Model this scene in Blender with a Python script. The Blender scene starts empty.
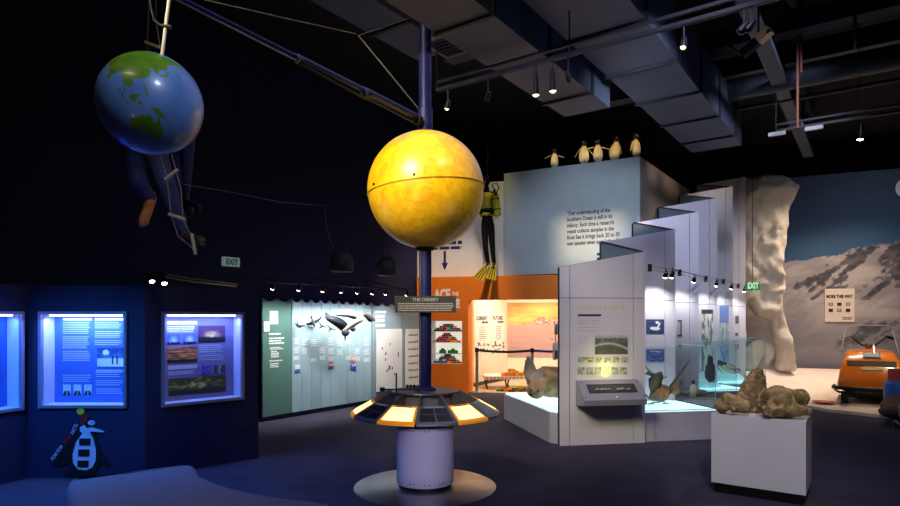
import bpy, math, random
from mathutils import Vector, Matrix, noise
random.seed(7)
C = bpy.context.scene.collection
CAM = Vector((0, 0, 1.6)); F = 600.0
R = math.radians
V = Vector

def P(px, py, D):
    return V(((px-450)/F*D, D, 1.6+(318-py)/F*D))
def lin(c):
    return tuple((x/255/12.92 if x/255 <= .04045 else ((x/255+.055)/1.055)**2.4) for x in c)

# ---------------------------------------------------------------- materials
def mat(name, col, rough=.6, metal=0, var=.12, scale=6, bump=0, bscale=None, emit=None, es=0, spec=None, coat=0):
    m = bpy.data.materials.new(name); m.use_nodes = True
    nt = m.node_tree; b = nt.nodes['Principled BSDF']
    c = lin(col)
    tc = nt.nodes.new('ShaderNodeTexCoord'); n = nt.nodes.new('ShaderNodeTexNoise')
    n.inputs['Scale'].default_value = scale; n.inputs['Detail'].default_value = 5
    nt.links.new(tc.outputs['Object'], n.inputs['Vector'])
    r = nt.nodes.new('ShaderNodeValToRGB')
    r.color_ramp.elements[0].position = .3; r.color_ramp.elements[1].position = .7
    r.color_ramp.elements[0].color = (*[x*(1-var) for x in c], 1)
    r.color_ramp.elements[1].color = (*[min(1, x*(1+var)) for x in c], 1)
    nt.links.new(n.outputs['Fac'], r.inputs['Fac'])
    nt.links.new(r.outputs['Color'], b.inputs['Base Color'])
    b.inputs['Roughness'].default_value = rough; b.inputs['Metallic'].default_value = metal
    if spec is not None: b.inputs['Specular IOR Level'].default_value = spec
    if coat: b.inputs['Coat Weight'].default_value = coat; b.inputs['Coat Roughness'].default_value = .08
    if emit:
        b.inputs['Emission Color'].default_value = (*lin(emit), 1); b.inputs['Emission Strength'].default_value = es
    if bump:
        n2 = nt.nodes.new('ShaderNodeTexNoise'); n2.inputs['Scale'].default_value = bscale or scale*4
        n2.inputs['Detail'].default_value = 6
        nt.links.new(tc.outputs['Object'], n2.inputs['Vector'])
        bp = nt.nodes.new('ShaderNodeBump'); bp.inputs['Strength'].default_value = bump; bp.inputs['Distance'].default_value = .02
        nt.links.new(n2.outputs['Fac'], bp.inputs['Height']); nt.links.new(bp.outputs['Normal'], b.inputs['Normal'])
    return m
def attr_mat(name, rough=.6, bump=0, bscale=40, coat=0, spec=.5):
    m = bpy.data.materials.new(name); m.use_nodes = True
    nt = m.node_tree; b = nt.nodes['Principled BSDF']
    a = nt.nodes.new('ShaderNodeAttribute'); a.attribute_name = 'Col'
    nt.links.new(a.outputs['Color'], b.inputs['Base Color'])
    b.inputs['Roughness'].default_value = rough; b.inputs['Specular IOR Level'].default_value = spec
    if coat: b.inputs['Coat Weight'].default_value = coat; b.inputs['Coat Roughness'].default_value = .1
    if bump:
        tc = nt.nodes.new('ShaderNodeTexCoord'); n2 = nt.nodes.new('ShaderNodeTexNoise'); n2.inputs['Scale'].default_value = bscale
        nt.links.new(tc.outputs['Object'], n2.inputs['Vector'])
        bp = nt.nodes.new('ShaderNodeBump'); bp.inputs['Strength'].default_value = bump; bp.inputs['Distance'].default_value = .02
        nt.links.new(n2.outputs['Fac'], bp.inputs['Height']); nt.links.new(bp.outputs['Normal'], b.inputs['Normal'])
    return m
def glass_mat(name, tint=(249, 253, 253), base=.03):
    m = bpy.data.materials.new(name); m.use_nodes = True
    nt = m.node_tree; nt.nodes.clear()
    o = nt.nodes.new('ShaderNodeOutputMaterial'); mx = nt.nodes.new('ShaderNodeMixShader')
    t = nt.nodes.new('ShaderNodeBsdfTransparent'); t.inputs['Color'].default_value = (*lin(tint), 1)
    g = nt.nodes.new('ShaderNodeBsdfGlossy'); g.inputs['Roughness'].default_value = .03
    fr = nt.nodes.new('ShaderNodeLayerWeight'); fr.inputs['Blend'].default_value = .5
    pw = nt.nodes.new('ShaderNodeMath'); pw.operation = 'POWER'; pw.inputs[1].default_value = 5
    ml = nt.nodes.new('ShaderNodeMath'); ml.operation = 'MULTIPLY_ADD'; ml.inputs[1].default_value = .5; ml.inputs[2].default_value = base
    nt.links.new(fr.outputs['Facing'], pw.inputs[0]); nt.links.new(pw.outputs[0], ml.inputs[0])
    nt.links.new(ml.outputs[0], mx.inputs['Fac']); nt.links.new(t.outputs[0], mx.inputs[1]); nt.links.new(g.outputs[0], mx.inputs[2])
    nt.links.new(mx.outputs[0], o.inputs['Surface'])
    return m

# ---------------------------------------------------------------- mesh builder
I4 = Matrix.Identity(4)
class MB:
    def __init__(s): s.v = []; s.f = []
    def add(s, vs, fs, M=None):
        n = len(s.v)
        s.v += [(M @ V(p)) if M is not None else V(p) for p in vs]
        s.f += [tuple(i+n for i in f) for f in fs]
        return s
    def box(s, x0, x1, y0, y1, z0, z1, M=None):
        return s.add([(x0,y0,z0),(x1,y0,z0),(x1,y1,z0),(x0,y1,z0),(x0,y0,z1),(x1,y0,z1),(x1,y1,z1),(x0,y1,z1)],
              [(0,3,2,1),(4,5,6,7),(0,1,5,4),(1,2,6,5),(2,3,7,6),(3,0,4,7)], M)
    def prism(s, poly, z0, z1, M=None):
        n = len(poly)
        a = sum(poly[i][0]*poly[(i+1)%n][1]-poly[(i+1)%n][0]*poly[i][1] for i in range(n))
        if a < 0: poly = poly[::-1]
        vs = [(x,y,z0) for x,y in poly]+[(x,y,z1) for x,y in poly]
        return s.add(vs, [tuple(range(n))[::-1], tuple(range(n,2*n))]+[(i,(i+1)%n,n+(i+1)%n,n+i) for i in range(n)], M)
    def tube(s, pts, r, n=10, M=None, caps=True):
        pts = [V(p) for p in pts]; rs = r if isinstance(r,(list,tuple)) else [r]*len(pts)
        vs = []; fs = []; up = None
        for i, p in enumerate(pts):
            t = (pts[min(i+1,len(pts)-1)]-pts[max(i-1,0)]).normalized()
            if up is None:
                up = V((0,0,1)) if abs(t.z) < .9 else V((1,0,0))
            a = t.cross(up).normalized(); b = a.cross(t).normalized(); up = b
            for k in range(n):
                q = 2*math.pi*k/n
                vs.append(p+(a*math.cos(q)+b*math.sin(q))*rs[i])
        for i in range(len(pts)-1):
            for k in range(n):
                fs.append((i*n+k, i*n+(k+1)%n, (i+1)*n+(k+1)%n, (i+1)*n+k))
        if caps: fs += [tuple(range(n))[::-1], tuple(range((len(pts)-1)*n, len(pts)*n))]
        return s.add(vs, fs, M)
    def lathe(s, prof, M=None, n=32, a0=0, a1=2*math.pi):
        full = abs(a1-a0-2*math.pi) < 1e-6; m = n if full else n+1
        vs = [(r*math.cos(a0+(a1-a0)*k/n), r*math.sin(a0+(a1-a0)*k/n), z) for r, z in prof for k in range(m)]
        fs = []
        for i in range(len(prof)-1):
            for k in range(n):
                k2 = (k+1) % m
                fs.append((i*m+k, i*m+k2, (i+1)*m+k2, (i+1)*m+k))
        if full:
            if prof[0][0] > 1e-6: fs.append(tuple(range(m))[::-1])
            if prof[-1][0] > 1e-6: fs.append(tuple(range((len(prof)-1)*m, len(prof)*m)))
        return s.add(vs, fs, M)
    def ball(s, c, r, n=20, m=12, M=None, rot=None):
        r = r if isinstance(r,(tuple,list)) else (r,r,r); c = V(c)
        vs = [V((0,0,-r[2]))]
        for j in range(1, m):
            t = math.pi*j/m
            for k in range(n):
                vs.append(V((r[0]*math.sin(t)*math.cos(2*math.pi*k/n), r[1]*math.sin(t)*math.sin(2*math.pi*k/n), -r[2]*math.cos(t))))
        vs.append(V((0,0,r[2])))
        if rot: vs = [rot @ p for p in vs]
        vs = [p+c for p in vs]
        fs = [(0, 1+(k+1)%n, 1+k) for k in range(n)]
        for j in range(m-2):
            for k in range(n):
                a = 1+j*n; fs.append((a+k, a+(k+1)%n, a+n+(k+1)%n, a+n+k))
        L = len(vs)-1; a = 1+(m-2)*n
        fs += [(a+k, a+(k+1)%n, L) for k in range(n)]
        return s.add(vs, fs, M)
    def loft(s, secs, M=None, caps=True):
        n = len(secs[0]); vs = [p for q in secs for p in q]; fs = []
        for i in range(len(secs)-1):
            for k in range(n):
                fs.append((i*n+k, i*n+(k+1)%n, (i+1)*n+(k+1)%n, (i+1)*n+k))
        if caps: fs += [tuple(range(n))[::-1], tuple(range((len(secs)-1)*n, len(secs)*n))]
        return s.add(vs, fs, M)
    def torus(s, c, R0, r, M=None, n=28, m=8, tilt=None):
        pts = [V((R0*math.cos(2*math.pi*k/n), R0*math.sin(2*math.pi*k/n), 0)) for k in range(n)]
        vs = []; fs = []
        for k, p in enumerate(pts):
            d = p.normalized()
            for j in range(m):
                q = 2*math.pi*j/m; vs.append(p+d*r*math.cos(q)+V((0,0,r*math.sin(q))))
        for k in range(n):
            for j in range(m):
                fs.append((k*m+j, ((k+1)%n)*m+j, ((k+1)%n)*m+(j+1)%m, k*m+(j+1)%m))
        if tilt: vs = [tilt @ v for v in vs]
        return s.add([v+V(c) for v in vs], fs, M)

def frame(p0, p1, z=0):
    """wall frame: local x runs p0->p1 in plan, y is up, z points out of the wall to its right-hand side"""
    u = V((p1[0]-p0[0], p1[1]-p0[1], 0)).normalized(); v = V((0,0,1)); n = u.cross(v)
    M = Matrix((( u.x, v.x, n.x, p0[0]), (u.y, v.y, n.y, p0[1]), (u.z, v.z, n.z, z), (0,0,0,1)))
    return M
def flen(p0, p1): return math.hypot(p1[0]-p0[0], p1[1]-p0[1])
def cast(M, px, py, off=0):
    d = V(((px-450)/F, 1, (318-py)/F)); n = M.col[2].xyz; o = M.col[3].xyz + n*off
    t = (o-CAM).dot(n)/d.dot(n); q = M.inverted() @ (CAM+d*t)
    return q.x, q.y
def rect(M, x0, y0, x1, y1, off=0):
    """extent on a wall of something seen at these photo coordinates"""
    ym = (y0+y1)/2
    a = cast(M, x0, ym, off)[0]; b = cast(M, x1, ym, off)[0]
    t = cast(M, (x0+x1)/2, y0, off)[1]; c = cast(M, (x0+x1)/2, y1, off)[1]
    return a, b, c, t

MATW = {}
def wm(o):
    if o is None: return I4
    if o.name in MATW: return MATW[o.name]
    m = Matrix.LocRotScale(o.location, o.rotation_euler, None)
    m = wm(o.parent) @ m
    MATW[o.name] = m
    return m
def mesh_of(name, mb, colfn=None, smooth=False):
    me = bpy.data.meshes.new(name)
    me.from_pydata([tuple(p) for p in mb.v], [], mb.f); me.update()
    if colfn:
        a = me.color_attributes.new('Col', 'FLOAT_COLOR', 'POINT')
        for i, p in enumerate(mb.v):
            a.data[i].color = (*lin(colfn(p)), 1)
    if smooth:
        me.polygons.foreach_set('use_smooth', [True]*len(me.polygons))
    return me
def obj(name, mb, m, parent=None, world=True, colfn=None, smooth=False, bevel=0, label=None, cat=None, group=None, kind=None, auto=None):
    """one mesh object; world coordinates are brought into the parent's space, top-level ones get their origin at their base"""
    cols = [colfn(p) for p in mb.v] if colfn else None
    loc = None
    if parent is not None:
        if world:
            inv = wm(parent).inverted(); mb.v = [inv @ V(p) for p in mb.v]
    elif world:
        xs = [p[0] for p in mb.v]; ys = [p[1] for p in mb.v]; zs = [p[2] for p in mb.v]
        loc = V(((min(xs)+max(xs))/2, (min(ys)+max(ys))/2, min(zs)))
        mb.v = [V(p)-loc for p in mb.v]
    me = mesh_of(name, mb, None, smooth)
    if cols:
        a = me.color_attributes.new('Col', 'FLOAT_COLOR', 'POINT')
        for i, c in enumerate(cols): a.data[i].color = (*lin(c), 1)
    o = bpy.data.objects.new(name, me); C.objects.link(o)
    if loc is not None: o.location = loc
    if parent is not None: o.parent = parent
    me.materials.append(m)
    if auto:
        for p in me.polygons: p.use_smooth = True
        e = me.attributes.get('sharp_edge') or me.attributes.new('sharp_edge', 'BOOLEAN', 'EDGE')
        ef = {}
        for p in me.polygons:
            for k in p.edge_keys: ef.setdefault(k, []).append(p.normal)
        for i, ed in enumerate(me.edges):
            ns = ef.get(tuple(sorted(ed.vertices)), [])
            if len(ns) != 2 or ns[0].angle(ns[1], 0) > R(auto): e.data[i].value = True
    if bevel:
        b = o.modifiers.new('Bevel', 'BEVEL'); b.width = bevel; b.segments = 3; b.limit_method = 'ANGLE'
    tag(o, label, cat, group, kind)
    return o
def tag(o, label=None, cat=None, group=None, kind=None):
    if label: o['label'] = label
    if cat: o['category'] = cat
    if group: o['group'] = group
    if kind: o['kind'] = kind
    return o
def struct(name, mb, m, **k): return obj(name, mb, m, kind='structure', **k)
def thing(name, label, cat, loc, rz=0, group=None, rx=0, ry=0):
    o = bpy.data.objects.new(name, None); C.objects.link(o)
    o.empty_display_size = .1
    o.location = loc; o.rotation_euler = (rx, ry, rz)
    return tag(o, label, cat, group)
def dup(root, loc, rz=None, label=None, group=None):
    r = root.copy(); C.objects.link(r); r.location = loc
    if rz is not None: r.rotation_euler = (0, 0, rz)
    if label: r['label'] = label
    if group: r['group'] = group
    for ch in list(root.children):
        c = ch.copy(); C.objects.link(c); c.parent = r
        for g in list(ch.children):
            d = g.copy(); C.objects.link(d); d.parent = c
    return r

# ---------------------------------------------------------------- writing and pictures
def text_mesh(s, size, align='LEFT', sx=1, ext=.0, bold=0, sp=1):
    cu = bpy.data.curves.new('lettering', 'FONT'); cu.body = s; cu.size = size; cu.align_x = align
    cu.extrude = ext; cu.offset = bold; cu.space_character = sp; cu.resolution_u = 3
    t = bpy.data.objects.new('lettering', cu); C.objects.link(t)
    dg = bpy.context.evaluated_depsgraph_get(); me = bpy.data.meshes.new_from_object(t.evaluated_get(dg))
    mb = MB(); mb.v = [V((p.co.x*sx, p.co.y, p.co.z)) for p in me.vertices]; mb.f = [tuple(p.vertices) for p in me.polygons]
    bpy.data.objects.remove(t); bpy.data.meshes.remove(me); bpy.data.curves.remove(cu)
    return mb
def write(s, M, x, y, size, m, parent, name='lettering', align='LEFT', sx=1, z=.003, bold=0, rot=0, width=None, label=None, sp=1):
    mb = text_mesh(s, size, align, sx, .0, bold, sp)
    if width:
        w = max(p.x for p in mb.v)-min(p.x for p in mb.v)
        for p in mb.v: p.x *= width/w
    T = M @ Matrix.Translation((x, y, z)) @ Matrix.Rotation(rot, 4, 'Z')
    mb.v = [T @ p for p in mb.v]
    return obj(name, mb, m, parent, label=label)
def text_lines(M, x0, x1, ytop, n, pitch, h, seed=0, z=.003, ragged=.15, fill=.9, para=0):
    """small print too fine to read: rows of word-length strokes"""
    rnd = random.Random(seed); mb = MB(); w = x1-x0
    for i in range(n):
        if para and i % para == para-1: continue
        y = ytop-i*pitch; x = x0; end = x1-w*ragged*rnd.random()
        if para and i % para == para-2: end = x0+w*rnd.uniform(.3, .7)
        while x < end:
            l = min(rnd.uniform(2, 6)*h*.75, end-x)
            mb.box(x, x+l, y-h, y, z*.5, z, M); x += l+h*.45
    return mb
def text_paras(M, x0, x1, ytop, n, pitch, h, seed, m, parent, para, z=.003):
    i = 0
    while i < n:
        k = min(para-1, n-i); obj('text_block', text_lines(M, x0, x1-(x1-x0)*.04, ytop-i*pitch, k, pitch, h, seed+i, z=z), m, parent); i += para
def grid_picture(M, x0, x1, y0, y1, nx, ny, fn, z=.004, thick=.003):
    mb = MB(); vs = []; cols = []
    for j in range(ny+1):
        for i in range(nx+1):
            vs.append((x0+(x1-x0)*i/nx, y0+(y1-y0)*j/ny, z)); cols.append(fn(i/nx, j/ny))
    fs = [(j*(nx+1)+i, j*(nx+1)+i+1, (j+1)*(nx+1)+i+1, (j+1)*(nx+1)+i) for j in range(ny) for i in range(nx)]
    mb.add(vs, fs, M)
    n = len(vs)
    mb.add([(x0,y0,z-thick),(x1,y0,z-thick),(x1,y1,z-thick),(x0,y1,z-thick),(x0,y0,z-1e-4),(x1,y0,z-1e-4),(x1,y1,z-1e-4),(x0,y1,z-1e-4)],
           [(0,3,2,1),(0,1,5,4),(1,2,6,5),(2,3,7,6),(3,0,4,7)], M)
    cols += [fn(.5,.5)]*8
    return mb, cols
def picture(name, M, ext, nx, ny, fn, parent, z=.006, m=None, **k):
    mb, cols = grid_picture(M, ext[0], ext[1], ext[2], ext[3], nx, ny, fn, z)
    it = iter(cols)
    return obj(name, mb, m or PRINT, parent, colfn=lambda p: next(it), **k)
def mixc(a, b, t):
    t = max(0, min(1, t)); return tuple(x+(y-x)*t for x, y in zip(a, b))
def nz(x, y, z=0, oct=4): return noise.fractal(V((x, y, z)), 1.0, 2.0, oct)

# ---------------------------------------------------------------- organic shapes
def from_eval(o):
    dg = bpy.context.evaluated_depsgraph_get(); me = bpy.data.meshes.new_from_object(o.evaluated_get(dg))
    mb = MB(); mb.v = [p.co.copy() for p in me.vertices]; mb.f = [tuple(p.vertices) for p in me.polygons]
    old = o.data; bpy.data.objects.remove(o); bpy.data.meshes.remove(me); bpy.data.meshes.remove(old)
    return mb
def fuse(mb, voxel, smooth=4):
    me = mesh_of('fused', mb); o = bpy.data.objects.new('fused', me); C.objects.link(o)
    r = o.modifiers.new('r', 'REMESH'); r.mode = 'VOXEL'; r.voxel_size = voxel
    if smooth:
        s = o.modifiers.new('s', 'SMOOTH'); s.iterations = smooth; s.factor = .5
    return from_eval(o)
def skin(vs, es, rs, sub=2):
    me = bpy.data.meshes.new('skinned'); me.from_pydata([tuple(v) for v in vs], es, []); me.update()
    o = bpy.data.objects.new('skinned', me); C.objects.link(o)
    s = o.modifiers.new('s', 'SKIN'); s.use_smooth_shade = True
    for i, r in enumerate(rs):
        d = me.skin_vertices[0].data[i]; d.radius = (r, r) if not isinstance(r, tuple) else r
        d.use_root = (i == 0)
    q = o.modifiers.new('q', 'SUBSURF'); q.levels = sub; q.render_levels = sub
    return from_eval(o)
def rough_up(mb, amp, freq, seed=0, oct=4):
    me = mesh_of('tmp', mb); ns = [v.normal.copy() for v in me.vertices]; bpy.data.meshes.remove(me)
    off = V((seed*3.1, seed*1.7, seed*.9))
    mb.v = [p+n*amp*noise.fractal(p*freq+off, 1, 2, oct) for p, n in zip(mb.v, ns)]
    return mb

# ---------------------------------------------------------------- lights
def spot(loc, target, W, col=(255,255,255), ang=50, blend=.5, rad=.04):
    l = bpy.data.lights.new('spot_light', 'SPOT'); l.energy = W; l.color = lin(col)
    l.spot_size = R(ang); l.spot_blend = blend; l.shadow_soft_size = rad
    o = bpy.data.objects.new('spot_light', l); C.objects.link(o); o.location = loc
    o.rotation_euler = (V(target)-V(loc)).to_track_quat('-Z', 'Y').to_euler()
    return o
def area(loc, target, W, sx, sy, col=(255,255,255), spread=180):
    l = bpy.data.lights.new('area_light', 'AREA'); l.shape = 'RECTANGLE'; l.size = sx; l.size_y = sy
    l.energy = W; l.color = lin(col); l.spread = R(spread)
    o = bpy.data.objects.new('area_light', l); C.objects.link(o); o.location = loc
    o.rotation_euler = (V(target)-V(loc)).to_track_quat('-Z', 'Y').to_euler()
    return o

# ---------------------------------------------------------------- palette
CARPET = mat('carpet', (54,50,74), .95, var=.25, scale=3, bump=.5, bscale=260)
NAVY = mat('navy_paint', (17,22,64), .7, var=.06, scale=2)
DARKWALL = mat('midnight_wall_paint', (22,26,68), .8, var=.1, scale=1)
BLACKWALL = mat('black_wall_paint', (9,9,13), .9, var=.1, scale=1)
CEIL = mat('ceiling_black', (16,17,22), .9, var=.2, scale=1.5)
DUCT = mat('duct_sheet_metal', (84,92,112), .55, .3, var=.12, scale=1.2)
STEELDK = mat('dark_steel', (42,44,52), .5, .5, var=.2)
BLACK = mat('black_metal', (14,14,16), .45, .3, var=.1)
PRINT = attr_mat('printed_surface', .55)
PANELW = mat('lavender_white_panel', (206,204,216), .5, var=.03, scale=1.5)
GROOVE = mat('dark_groove', (40,44,58), .8)
PANELSHADE = mat('shaded_white_panel', (120,140,155), .6, var=.06)  # unlit side of the white return boards, shade put into the colour
WHITE = mat('white_paint', (222,222,226), .55, var=.03)
CREAM = mat('cream_wall_paint', (232,222,200), .7, var=.03)
ORANGE = mat('orange_wall_paint', (232,120,14), .6, var=.05)
BLUEPAINT = mat('blue_gloss_paint', (18,24,92), .5, .1, var=.08)
STEEL = mat('brushed_steel', (170,168,170), .35, .8, var=.08, scale=14)
DGREY = mat('dark_grey_print', (48,48,54), .6)
LGREY = mat('pale_grey_print', (186,186,190), .6)
TEXTW = mat('white_print', (245,245,248), .6, var=.01)
TEXTB = mat('black_print', (18,18,22), .6, var=.01)
TEXTN = mat('navy_print', (22,28,84), .6, var=.01)
GLASS = glass_mat('clear_glass')
GLASSEDGE = mat('glass_edge', (150,200,205), .2, var=.02)
FRAMEM = mat('grey_frame_metal', (150,146,164), .4, .5, var=.04)
# ================================================================ SHELL
LW0 = (-10.15, -.17); LW1 = (-.72, 13.17)
H = 5.9
d1 = V((.577, .816, 0)).normalized(); d2 = V((.816, -.577, 0)).normalized()
struct('floor', MB().prism([(-11,-2),(15,-2),(15,19),(-11,19)], -.1, 0), CARPET)
struct('ceiling', MB().prism([(-11,-2),(15,-2),(15,19),(-11,19)], H, H+.1), CEIL)
M = frame(LW0, LW1)
struct('wall_left', MB().box(0, flen(LW0, LW1), 0, H, -.15, 0, M), DARKWALL)
struct('wall_back', MB().box(-3, 15, 18, 18.15, 0, H), BLACKWALL)

# ---- exhibit partition with three lit cases
def lit_case(M, ext, label, led, fr=FRAMEM, seed=1):
    x0, x1, y0, y1 = ext; d = .2; w = .028
    c = M @ V(((x0+x1)/2, y0, 0))
    t = thing('display_case', label, 'display case', c, group='recessed display cases in the navy partition')
    f = MB()
    f.box(x0, x0+w, y0, y1, -.02, .025, M); f.box(x1-w, x1, y0, y1, -.02, .025, M)
    f.box(x0+w, x1-w, y0, y0+w, -.02, .025, M); f.box(x0+w, x1-w, y1-w, y1, -.02, .025, M)
    obj('case_frame', f, fr, t)
    a, b, g, h = x0+w*.6, x1-w*.6, y0+w*.6, y1-w*.6
    obj('back_panel', MB().box(a, b, g, h, -d, -d+.01, M), led['back'], t)
    obj('side_panel', MB().box(a, a+.01, g, h, -d, -.01, M), CASESIDE, t)
    obj('side_panel', MB().box(b-.01, b, g, h, -d, -.01, M), CASESIDE, t)
    obj('sill', MB().box(a, b, g, g+.012, -d, -.01, M), CASESIDE, t)
    obj('case_top', MB().box(a, b, h-.012, h, -d, -.01, M), CASESIDE, t)
    obj('light_strip', MB().box(a+.06, b-.06, h-.03, h-.014, -.05, -.03, M), led['strip'], t)
    p = M @ V(((a+b)/2, h-.045, -.06)); q = M @ V(((a+b)/2, g, -d+.02))
    l = area(p, q, led['W'], b-a-.1, .03, led['col'])
    return t, (a, b, g, h, -d+.01)
CASEPR = mat('case_print', (196,210,240), .6, var=.01)
CASESIDE = mat('case_side_paint', (196,198,216), .5, var=.03)
CASEBACKB = mat('case_back_blue_print', (60,104,190), .5, var=.05)
CASEBACKG = mat('case_back_grey_print', (120,116,150), .5, var=.05)
STRIPB = mat('light_strip_white', (255,255,255), emit=(190,200,255), es=6)
pts = [(-4.9,4.18), (-4.22,6.0), (-3.05,6.0), (-2.19,6.86)]
TOP = 1.93
part = thing('exhibit_partition', 'long navy folding partition that holds three blue lit display cases, above the bench', 'partition', (-3.6,6.1,0))
frames = [frame(pts[i], pts[i+1]) for i in range(3)]
L0 = flen(pts[0], pts[1])
exts = []
xa, xb = L0-.05-.89, L0-.05
exts.append((xa, xb, .69, 1.665))
exts.append(rect(frames[1], 39.5, 311.5, 127.5, 408))
e = rect(frames[2], 161, 311, 243.5, 403); exts.append((e[0], e[1], .69, 1.665))
for i, (M, e) in enumerate(zip(frames, exts)):
    Lf = flen(pts[i], pts[i+1]); x0, x1, y0, y1 = e
    mb = MB(); k = .012
    mb.box(0, x0+k, 0, TOP, -.3, 0, M); mb.box(x1-k, Lf, 0, TOP, -.3, 0, M)
    mb.box(x0+k, x1-k, 0, y0+k, -.3, 0, M); mb.box(x0+k, x1-k, y1-k, TOP, -.3, 0, M)
    mb.box(x0+k, x1-k, y0+k, y1-k, -.3, -.24, M)
    obj('wall_section', mb, NAVY, part)
# closing end and the purple-lit post at the end
Mx = frame((-2.19,6.86), (-2.75,7.65))
obj('end_section', MB().box(0, .9, 0, TOP, -.12, 0, frame((-2.19,6.86), (-2.66,7.9))), NAVY, part)
obj('power_outlet', MB().box(*rect(frames[2], 240, 427, 243, 433), 0, .012, frames[2]), STEELDK, part)

led_a = dict(W=7.5, col=(70,120,255), back=CASEBACKB, strip=STRIPB)
led_b = dict(W=9, col=(130,164,255), back=CASEBACKB, strip=STRIPB)
led_c = dict(W=7.5, col=(120,146,255), back=CASEBACKG, strip=STRIPB)
ta, ia = lit_case(frames[0], exts[0], 'blue glowing display case cut off by the left edge of the photo', led_a)
tb, ib = lit_case(frames[1], exts[1], 'lit display case with two text columns and three portraits, above the painted penguin', led_b)
tc_, ic = lit_case(frames[2], exts[2], 'lit display case of sunset and aurora photos, nearest the corner of the partition', led_c)
# contents of case b
M = frames[1]; Mb = M @ Matrix.Translation((0, 0, ib[4]))
def rb(x0, y0, x1, y1, off): return rect(M, x0, y0, x1, y1, off)
def portrait(u, v):
    r = math.hypot((u-.5)*1.3, (v-.62)*1)
    if r < .2: return (205,200,190) if not (v > .74) else (30,30,34)
    if v < .42 and abs(u-.5) < .2+.6*(.42-v)+.1: return (22,22,28) if abs(u-.5) > .06 else (220,220,225)
    return (190,205,215)
off = ib[4]
obj('heading_bar', MB().box(*rb(63, 318, 92, 320.5, off), 0, .003, Mb), TEXTW, tb)
obj('heading_bar', MB().box(*rb(95, 318, 124, 320.5, off), 0, .003, Mb), TEXTW, tb)
a = rb(63, 322, 92, 362, off); text_paras(Mb, a[0], a[1], a[3], 22, (a[3]-a[2])/22, .0065, 1, CASEPR, tb, 8)
a = rb(95, 322, 124, 346, off); text_paras(Mb, a[0], a[1], a[3], 13, (a[3]-a[2])/13, .0065, 2, CASEPR, tb, 5)
a = rb(63, 375, 92, 383, off); obj('text_block', text_lines(Mb, a[0], a[1], a[3], 4, (a[3]-a[2])/4, .006, 3), CASEPR, tb)
a = rb(96, 372, 124, 397, off); text_paras(Mb, a[0], a[1], a[3], 12, (a[3]-a[2])/12, .0065, 4, CASEPR, tb, 4)
obj('heading_bar', MB().box(*rb(96, 369.8, 124, 371.6, off), 0, .003, Mb), LGREY, tb)
for x in (63.5, 74, 84.5):
    picture('portrait_photo', Mb, rb(x, 384.5, x+7.5, 395, off), 14, 18, portrait, tb)
def icephoto(u, v):
    if v < .42: return mixc((190,215,240), (225,235,250), u) if not (.55 < u < .62 or .7 < u < .77) or v < .1 else (20,30,60)
    if math.hypot((u-.33)*1.2, v-.74) < .14: return (220,230,245)
    if (.55 < u < .62 or .7 < u < .77) and v < .55: return (20,30,60)
    return mixc((90,140,200), (20,60,120), v+nz(u*3, v*3)*.5)
picture('ice_photo', Mb, rb(97.5, 347.5, 124, 366.5, off), 30, 22, icephoto, tb)
# contents of case c
M = frames[2]; Mc = M @ Matrix.Translation((0, 0, ic[4])); off = ic[4]
def rc(x0, y0, x1, y1): return rect(M, x0, y0, x1, y1, off)
obj('heading_bar', MB().box(*rc(167, 321, 197, 324.5), 0, .003, Mc), TEXTW, tc_)
a = rc(167, 326, 197, 333); obj('text_block', text_lines(Mc, a[0], a[1], a[3], 4, (a[3]-a[2])/4, .009, 5), TEXTW, tc_)
def aur(u, v): 
    d = math.hypot((u-.5)*1.4, v-.35); s = mixc((220,235,255), (70,110,190), d*1.7)
    return (20,30,60) if v < .18+.1*nz(u*6,1) else s
def sunb(u, v):
    if v < .3+.05*nz(u*5, 2): return (24,18,22)
    d = math.hypot((u-.5)*1.2, (v-.4)*1.3); return mixc((255,215,110), (80,50,80), d*2+.4*nz(u*5, v*8))
def cloudb(u, v):
    if v < .2: return (26,18,14)
    return mixc((230,140,60), (90,50,40), .5+nz(u*3, v*9)*1.3)
def purp(u, v): return mixc((60,50,130), (180,150,230), nz(u*4, v*6)*1.2+.2)
def flash(u, v): return mixc((60,60,70), (220,220,190), .8-abs(u-.5-.2*nz(v*5, 3))*5)
def green(u, v):
    if v < .3: return (40,40,24)
    return mixc((70,70,24), (210,220,110), .1+nz(u*8, v*5)*1.2+.5-abs(v-.55)*2-abs(u-.5))
for nm, r4, fn, n1, n2 in [('aurora_photo', (167,334,180,344), aur, 20, 14), ('aurora_photo', (183,333.5,196,343.5), aur, 20, 14),
        ('sunset_photo', (198,325.5,225,342), sunb, 36, 24), ('cloud_photo', (167,347,197,362), cloudb, 36, 20),
        ('aurora_photo', (198.5,365,211.5,374), purp, 18, 12), ('lightning_photo', (213.5,365,225,373), flash, 16, 12),
        ('night_panorama_photo', (168.5,377,225.5,394), green, 60, 18)]:
    picture(nm, Mc, rc(*r4), n1, n2, fn, tc_)
a = rc(199, 345, 225, 361); text_paras(Mc, a[0], a[1], a[3], 8, (a[3]-a[2])/8, .009, 6, LGREY, tc_, 5)
obj('heading_bar', MB().box(*rc(168, 365, 197, 369), 0, .003, Mc), LGREY, tc_)
a = rc(168, 371, 196, 375); obj('text_block', text_lines(Mc, a[0], a[1], a[3], 3, (a[3]-a[2])/3, .009, 7), LGREY, tc_)

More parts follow.
